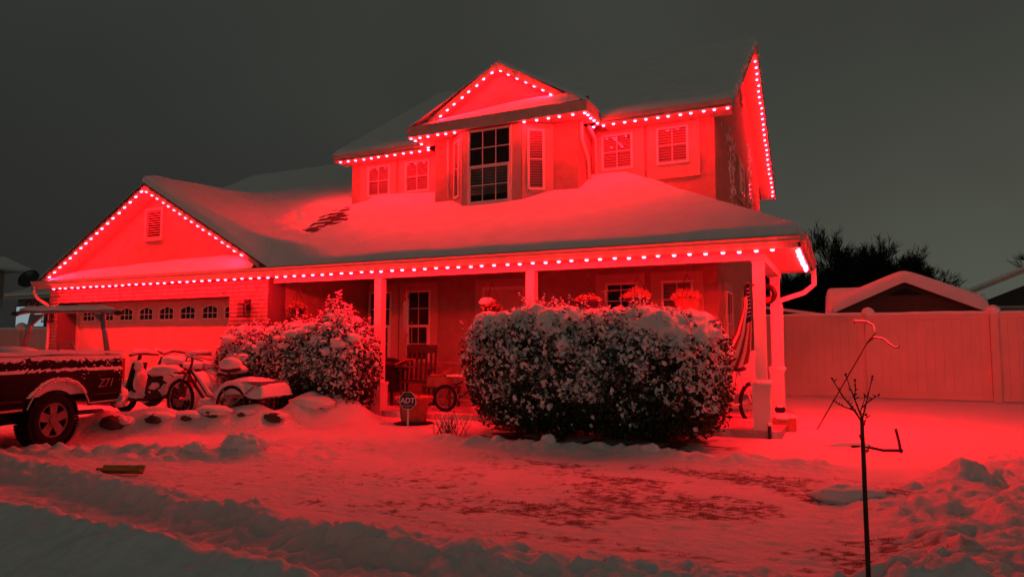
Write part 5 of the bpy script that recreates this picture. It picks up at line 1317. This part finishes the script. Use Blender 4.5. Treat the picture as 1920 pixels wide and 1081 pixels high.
# second chair's silhouette and table with a box
bn = thing('side_table', 'low dark porch table holding a cardboard box', 'table', (-6.75, 11.1, .1))
build('top', G().box(-7.05, -6.45, 10.9, 11.3, .44, .47), WOOD, bn)
for q, (a_, b_) in enumerate([(-7.02, 10.93), (-6.48, 10.93), (-7.02, 11.27), (-6.48, 11.27)]): build('leg', G().box(a_-.02, a_+.02, b_-.02, b_+.02, .1, .44), WOOD, bn)
bx = thing('cardboard_box', 'open cardboard box with one raised flap on the porch table', 'box', (-6.75, 11.1, .47))
build('carton', G().box(-6.98, -6.55, 10.95, 11.25, .472, .66), CARD, bx)
build('flap', G().slab([(-6.72, 10.95, .665), (-6.55, 10.95, .69), (-6.50, 11.1, .80), (-6.66, 11.1, .77)], (0, .0, .008)), CARD, bx)
g = G()
for q in range(9): g.blob((-6.92+q*.035, 11.0+.02*(q % 3), .68), .025, nu=7, nv=5, seed=q)
build('contents', g, CLAY, bx, True, kind='stuff')
# dark stroller-like frame left of the chair
gl = thing('grill', 'dark covered grill with a handle beside the left porch post', 'grill', (-7.95, 11.0, .1))
build('body', G().box(-8.15, -7.65, 10.8, 11.2, .35, .85), BLACK, gl)
build('lid', G().blob((-7.9, 11.0, .86), .28, (1, .8, .5), .04), BLACK, gl, True)
build('shelf', G().box(-7.64, -7.35, 10.85, 11.15, .82, .845), STEEL, gl)
for (a_, b_) in [(-8.1, 10.85), (-7.7, 10.85), (-8.1, 11.15), (-7.7, 11.15)]: build('leg', G().box(a_-.02, a_+.02, b_-.02, b_+.02, .1, .35), BLACK, gl)
build('lid_snow', G().slab([(-7.62, 10.84, .86), (-7.40, 10.84, .95), (-7.37, 11.1, .96), (-7.6, 11.1, .87)], (0, 0, .03)), CLAY, gl)
bro = thing('broom', 'long handled broom leaning on the wall beside the left porch post', 'broom', (-8.2, 12.6, .1))
build('handle', G().tube([(-8.25, 12.35, .25), (-8.60, 12.85, 1.75)], .012, 6), YWOOD, bro)
build('bristles', G().prism([(-8.38, .1), (-8.10, .1), (-8.2, .34), (-8.28, .34)], 12.32, 12.38), YWOOD, bro)
# terracotta planter
pt = thing('flower_pot', 'large terracotta flower pot of dead stems on the porch step', 'pot', (-6.18, 9.25, .02))
build('pot', G().lathe([(.18, .0), (.205, .06), (.235, .30), (.30, .385), (.315, .39), (.315, .42), (.29, .42), (.27, .36)], (-6.18, 9.32, .01), 28), CLAY, pt, True)
build('soil', G().lathe([(.272, .37), (.001, .39)], (-6.18, 9.32, .01), 20), mat('potting_soil', (.12, .06, .04), .95, bump=1, bscale=40), pt)
build('saucer', G().lathe([(.26, -.03), (.32, .0), (.32, .015), (.20, .012)], (-6.18, 9.32, .0), 24), BLACK, pt, True)
g = G()
for q in range(14): a = rng.uniform(0, 6.3); g.tube([(-6.22+cos(a)*.12, 9.32+sin(a)*.1, .38), (-6.25+cos(a)*.2, 9.32+sin(a)*.14, .45+rng.uniform(0, .08))], .005, 4, False)
build('dead_stems', g, CLAY, pt, kind='stuff')
# yard sign
ys = thing('yard_sign', 'dark octagonal ADT alarm sign on a white stake before the flower pot', 'sign', (-6.03, 8.92, 0))
c = (-6.03, .40); T_ = Matrix.Translation((-6.03, 8.92, .40)) @ Matrix.Rotation(radians(12), 4, 'Z')
oc = lambda r: [(.86*r*cos(pi/8+q*pi/4), .86*r*sin(pi/8+q*pi/4)) for q in range(8)]
build('border', G(T_).prism(oc(.168), .0, .012), WHITE, ys)
build('face', G(T_).prism(oc(.155), -.005, -.0005), DBLUE, ys)
text3('lettering', 'ADT', T_ @ Matrix(((1, .1, 0, 0), (0, 0, 1, -.006), (0, 1, 0, .0), (0, 0, 0, 1))), .115, WHITE, ys, .002, .003)
for z_, l_ in ((-.065, .09), (-.083, .07), (-.105, .035), (.085, .04)):
    build('small_print', G(T_).box(-l_, l_, -.0075, -.0055, z_-.004, z_+.004), mat('print_grey', (.3, .3, .32), .5) if z_ == -.065 else bpy.data.materials['print_grey'], ys)
build('stake', G(T_).box(-.012, .012, .013, .025, -.44, -.02), WHITE, ys)
# BMX bicycle on the porch
TX = along((-6.22, 10.35, .10), (-5.25, 10.35, .10))
bm_ = thing('small_bicycle', 'small dark BMX bicycle with a pale saddle standing on the porch', 'bicycle', (-5.75, 10.35, .1))
FX = mat('bmx_frame', (.05, .03, .03), .35)
cycle_wheel(bm_, TX, 0, .23, .235, tyre=.028, spokes=16); cycle_wheel(bm_, TX, .92, .23, .235, tyre=.028, spokes=16)
build('frame', G(TX).tube([(0, 0, .23), (.33, 0, .26), (.20, 0, .50), (0, 0, .23)], .012, 6).tube([(.20, 0, .46), (.70, 0, .66), (.74, 0, .58), (.33, 0, .26)], .018, 6), FX, bm_, True)
build('fork', G(TX).tube([(.92, 0, .23), (.74, 0, .60), (.70, 0, .74)], .015, 6), FX, bm_, True)
build('handlebar', G(TX).tube([(.66, -.28, .88), (.70, -.10, .76), (.70, .10, .76), (.66, .28, .88)], .011, 6), FX, bm_, True)
build('saddle', G(TX).slab([(.06, -.06, .60), (.34, -.03, .60), (.34, .03, .60), (.06, .06, .60)], (0, 0, .035)), WHITE, bm_)
build('seat_post', G(TX).tube([(.20, 0, .46), (.18, 0, .60)], .012, 6), STEEL, bm_)
build('chainring', G(TX).torus((.33, -.04, .26), .06, .008, 20, 5, (0, 1, 0)), STEEL, bm_, True)
build('frame_pad', G(TX).tube([(.36, -.012, .54), (.52, -.012, .61)], .03, 8), CLAY, bm_, True)
cn = thing('walking_cane', 'pale hooked cane leaning beside the small bicycle', 'cane', (-5.35, 10.15, .1))
build('cane', G().tube([(-5.30, 10.15, .28), (-5.37, 10.15, .50), (-5.40, 10.15, .58), (-5.45, 10.15, .62), (-5.50, 10.15, .58), (-5.50, 10.15, .42)], .012, 7), VINYL, cn, True)
# extension cable
ca = thing('extension_cord', 'thin pale cable trailing over the snow at the foot of the left porch post', 'cord', (-7.0, 9.4, 0))
cp = [(-7.3, 9.95, .06), (-7.05, 9.5, .05), (-6.9, 9.25, .035), (-6.6, 9.1, .03), (-6.3, 8.95, .03)]
build('cable', G().tube([(a, b, hz(a, b)+.012) for a, b, _ in cp], .006, 5), VINYL, ca, True)
# flag
fl = thing('flag', 'red and white striped flag with starred blue canton, draped from the right porch post', 'flag', (-1.12, 9.9, 2.0))
build('flag_pole', G().tube([(-1.05, 10.0, 2.08), (-1.13, 9.80, 2.10)], .012, 6), WOOD, fl)
def flagp(u, v):   # u down the cloth, v across (0 = left, 1 = right)
    L0 = np.array([(-1.16, 2.08), (-1.19, 1.75), (-1.30, 1.42), (-1.46, 1.16), (-1.60, 1.0)]); R0 = np.array([(-1.10, 2.09), (-1.08, 1.78), (-1.085, 1.45), (-1.10, 1.18), (-1.13, 1.02)])
    k = np.linspace(0, 1, 5); l = np.array([np.interp(u, k, L0[:, 0]), np.interp(u, k, L0[:, 1])]); r = np.array([np.interp(u, k, R0[:, 0]), np.interp(u, k, R0[:, 1])])
    p = l*(1-v)+r*v; sag = -.09*sin(pi*v)*u**2
    return (p[0], 9.86-.12*(1-v)*u+.035*sin(v*11+u*2)*(.3+u), p[1]+sag)
V_ = []; nu_, nv_ = 40, 65
for q in range(nu_+1): V_.append([flagp(q/nu_, w_/nv_) for w_ in range(nv_+1)])
g = G().grid(V_)
cl = build('cloth', g, [FLAGW, FLAGR, FLAGB], fl, True)
for k, p in enumerate(cl.data.polygons):
    u_, v_ = k//nv_, k % nv_
    st = v_//9
    p.material_index = 2 if (u_ < nu_*.40 and st >= 4) or u_ < nu_*.12 else (1 if st % 2 == 0 else 0)
g = G()
for a_ in range(8):
    for b_ in range(6):
        u_, v_ = .05+.33*a_/8, .50+.46*(b_+.5*(a_ % 2))/6
        c_ = np.array(flagp(u_, min(v_, .98))); g.add([tuple(c_+np.array([sin(t)*.007*(1 if i_ % 2 == 0 else .45), -.004, cos(t)*.012*(1 if i_ % 2 == 0 else .45)])) for i_, t in enumerate(np.linspace(0, 2*pi, 11)[:-1])], [tuple(range(10))])
build('stars', g, FLAGW, fl, kind='stuff')
# snowy bicycle behind the right post
TK = along((-1.75, 10.75, 0.02), (-1.30, 11.65, .02))
b3 = thing('bicycle', 'snow plastered bicycle leaning behind the flag and the right porch post', 'bicycle', (-1.3, 11.2, 0))
cycle_wheel(b3, TK, 0, .32, .33, tyre=.03, steer=radians(40)); cycle_wheel(b3, TK, .98, .32, .33, tyre=.03)
build('frame', G(TK).tube([(0, 0, .32), (.14, 0, .84), (.62, 0, .80), (.46, 0, .30), (.16, 0, .74)], .02, 6).tube([(.46, 0, .3), (.98, 0, .32), (.64, 0, .84)], .016, 6), VINYL, b3, True)
build('handlebar', G(TK).tube([(-.02, -.3, .96), (.12, -.1, 1.0), (.12, .1, 1.0), (-.02, .3, .96)], .016, 6), BLACK, b3, True)
build('saddle', G(TK).blob((.66, 0, .86), .12, (1.3, .8, .4), 0), BLACK, b3, True)
build('fender_snow', G(TK).torus((0, 0, .32), .36, .04, 16, 7, (0, 1, 0), radians(190), radians(340)), SNOW, b3, True)
build('handlebar_snow', G(TK).tube([(0, -.28, 1.0), (.12, -.1, 1.05), (.12, .1, 1.05), (0, .28, 1.0)], [.02, .045, .045, .02], 7), SNOW, b3, True)
# white cushion seen past the post on the side porch, doorbell items
cu_ = thing('patio_chair', 'pale snow dusted patio chair on the side porch behind the flag', 'chair', (-1.55, 12.5, .1))
build('seat', G().box(-1.8, -1.3, 12.2, 12.7, .42, .50), VINYL, cu_); build('back', G().slab([(-1.8, 12.68, .5), (-1.3, 12.68, .5), (-1.34, 12.8, 1.15), (-1.76, 12.8, 1.15)], (0, .04, 0)), VINYL, cu_)
for (a_, b_) in [(-1.77, 12.23), (-1.33, 12.23), (-1.77, 12.67), (-1.33, 12.67)]: build('leg', G().box(a_-.02, a_+.02, b_-.02, b_+.02, .1, .42), VINYL, cu_)
wr = thing('wreath', 'dark wreath hanging between the two right porch posts', 'wreath', (-1.0, 12.6, 2.1))
build('ring', G().torus((-1.12, 12.55, 2.12), .13, .045, 20, 7, (0, 1, 0)), LEAF, wr, True)
build('bow', G().blob((-1.12, 12.48, 2.02), .06, (1.3, .5, .8), .3), FLAGR, wr, True)
# small things by the right posts
sl = thing('solar_light', 'small black stake light with a snow cap beside the right porch post', 'garden light', (-.90, 9.95, 0))
build('stake', G().tube([(-.90, 9.95, -.02), (-.90, 9.95, .17)], .022, 8), BLACK, sl); build('snow_cap', G().blob((-.90, 9.95, .19), .035, (1, 1, .7), .1), SNOW, sl, True)
bxx = thing('storage_box', 'small snow topped plastic box on the ground behind the right porch post', 'box', (-.78, 10.9, 0))
build('tub', G().box(-.95, -.62, 10.8, 11.05, -.02, .20), CLAY, bxx); build('snow', G().blob((-.785, 10.92, .20), .17, (1.1, .85, .35), .1), SNOW, bxx, True)
hl = thing('helmet', 'small dark round helmet on the snow topped box behind the right porch post', 'helmet', (-.88, 11.6, .05))
build('shell', G().blob((-.84, 11.0, .30), .07, (1.1, .9, .85), .03), BLACK, hl, True); build('snow', G().blob((-.84, 11.0, .345), .055, (1, .9, .5), .1), SNOW, hl, True)
build('stand', G().tube([(-.84, 11.0, .2), (-.84, 11.0, .3)], .02, 6), BLACK, hl)
wr_ = thing('guy_wire', 'thin bent wire rising from the snow right of the porch post', 'wire', (-.75, 10.4, 0))
build('wire', G().tube([(-.86, 10.0, .0), (-.74, 10.3, .10), (-.66, 10.6, .30), (-.72, 10.8, .32)], .004, 4), STEEL, wr_)
# leaning shepherd hook
sh = thing('shepherd_hook', 'rusty double shepherd hook leaning far over in the side yard snow', 'garden hook', (-.37, 11.25, 0))
build('rod', G().tube([(-.37, 11.25, -.02), (.05, 11.25, .74), (.36, 11.25, 1.30)], .010, 6), BARK, sh)
h1 = [(.36, 11.25, 1.30), (.46, 11.25, 1.42), (.44, 11.25, 1.53), (.36, 11.25, 1.585), (.27, 11.25, 1.59), (.20, 11.25, 1.60), (.19, 11.25, 1.56)]
h2 = [(.34, 11.25, 1.27), (.44, 11.25, 1.36), (.56, 11.25, 1.34), (.64, 11.25, 1.26), (.70, 11.25, 1.21), (.75, 11.25, 1.22), (.755, 11.25, 1.25)]
for h_ in (h1, h2):
    o = build('hook_arm', G().tube(h_, .010, 6), BARK, sh, True); build('hook_snow', G().tube([(a, b, z+.014) for a, b, z in h_[1:-1]], .012, 6), SNOW, o, True)
# fallen stake and limb
fs = thing('snowy_stake', 'short dark snow topped stake beside a fallen pipe in the side yard', 'stake', (.60, 9.35, 0))
build('stake', G().tube([(.60, 9.35, -.02), (.585, 9.35, .12), (.555, 9.36, .28)], .016, 7), BARK, fs)
build('snow_cap', G().blob((.55, 9.36, .29), .028, (1, 1, .6), .1), SNOW, fs, True)
fp = thing('fallen_pipe', 'dark pipe lying half buried in the snow behind the sapling', 'pipe', (.2, 9.4, 0))
build('pipe', G().tube([(.08, 9.38, .035), (.18, 9.4, .05), (.30, 9.38, .035), (.42, 9.34, .02), (.62, 9.36, .03)], .016, 7), BARK, fp, True)
build('snow', G().tube([(-.18, 9.38, .03), (-.05, 9.42, .05), (.1, 9.42, .06), (.22, 9.40, .07), (.3, 9.38, .05)], [.015, .04, .035, .03, .012], 7), SNOW, fp, True)
# lumber scrap
lb = thing('lumber_scrap', 'short yellowish board lying on the shovelled snow at the left', 'board', (-6.35, 4.5, 0))
T_ = Matrix.Translation((-6.40, 4.52, hz(-6.4, 4.5)+.02)) @ Matrix.Rotation(radians(22), 4, 'Z') @ Matrix.Rotation(radians(-30), 4, 'X')
build('plank', G(T_).box(-.22, .22, -.06, .0, 0, .022), YWOOD, lb)
build('plank', G(T_).box(-.20, .22, .003, .022, -.01, .075), YWOOD, lb)
# slabs and balls of snow
for x, y, r, s_, lab, q in [(.06, 6.3, .34, (1.0, .42, .26), 'flat slab of crusted snow left of the sapling trunk', 1), (-6.18, 5.85, .24, (1.2, .8, .55), 'largest loose snow lump on the path below the tricycle', 2),
                            (-6.6, 5.55, .13, (1.2, .8, .6), 'small snow lump left of the largest one on the path', 3), (-4.0, 3.9, .07, (1, 1, .8), 'small snow chunk at the ploughed edge in the left foreground', 4),
                            (-2.0, 7.85, .09, (1.3, .8, .8), 'upright snow chunk under the middle of the hedge', 5), (-3.25, 7.85, .07, (1.3, .8, .8), 'small snow chunk under the left part of the hedge', 6)]:
    z = hz(x, y); t = thing('snow_chunk', lab, 'snow lump', (x, y, z), 'loose lumps of snow on the lawn')
    build('lump', G().blob((x, y, z+r*s_[2]*.15), r, s_, .34, 3.4, q, 30, 20), SNOW, t, True)
# sapling in front
sp = thing('sapling', 'thin leafless sapling in the right foreground', 'tree', (.13, 3.2, 0))
g = G(); bx0 = .125
SY = 3.2
TRUNKP = [(0.071, 0.23), (0.071, 0.439), (0.07, 0.672), (0.07, 0.843), (0.069, 0.929), (0.069, 0.984)]
LIMBP = [([(0.069, 0.973), (0.039, 1.024), (0.007, 1.068), (-0.014, 1.105), (-0.037, 1.149)], 0.0055), ([(0.045, 1.017), (0.019, 1.027), (-0.01, 1.039), (-0.034, 1.056)], 0.004), ([(0.069, 0.99), (0.052, 1.042), (0.041, 1.081), (0.027, 1.12), (0.016, 1.168)], 0.005), ([(0.045, 1.07), (0.05, 1.107), (0.051, 1.142)], 0.0035), ([(0.071, 0.984), (0.083, 1.028), (0.094, 1.071), (0.105, 1.115), (0.116, 1.157)], 0.005), ([(0.089, 1.05), (0.111, 1.066), (0.135, 1.081)], 0.0035), ([(0.069, 0.977), (0.066, 1.016), (0.082, 1.06), (0.084, 1.078)], 0.0035), ([(0.07, 0.886), (0.061, 0.903), (0.059, 0.918)], 0.003), ([(0.072, 0.843), (0.09, 0.855), (0.092, 0.868)], 0.003), ([(0.072, 0.951), (0.085, 0.982), (0.087, 1.0)], 0.003)]
trunk = [(a_, SY, b_) for a_, b_ in TRUNKP]
build('trunk', G().tube(trunk, [.0098, .0094, .0088, .0080, .0074, .007], 8), BARK, sp, True)
def limb(pts, r0, par=sp):
    P_ = [Vector((a, SY+.012*i_*(1 if pts[-1][0] > pts[0][0] else -1), b)) for i_, (a, b) in enumerate(pts)]; n_ = len(P_)
    o = build('branch', G().tube(P_, [.72*r0*(1-.6*i_/(n_-1)) for i_ in range(n_)], 6), BARK, par, True)
    g = G()
    for i_ in range(n_-1):
        for _ in range(3):
            c_ = P_[i_].lerp(P_[i_+1], rng.uniform(0, 1)); g.tube([c_, c_+Vector((rng.normal(0, .008), rng.normal(0, .006), .010))], [.0028, .0012], 4, False)
    g.blob(tuple(P_[-1]), .0045, nu=6, nv=4, amp=0)
    build('buds', g, BARK, o, kind='stuff'); return o
for pts, r0 in LIMBP: limb(pts, r0)
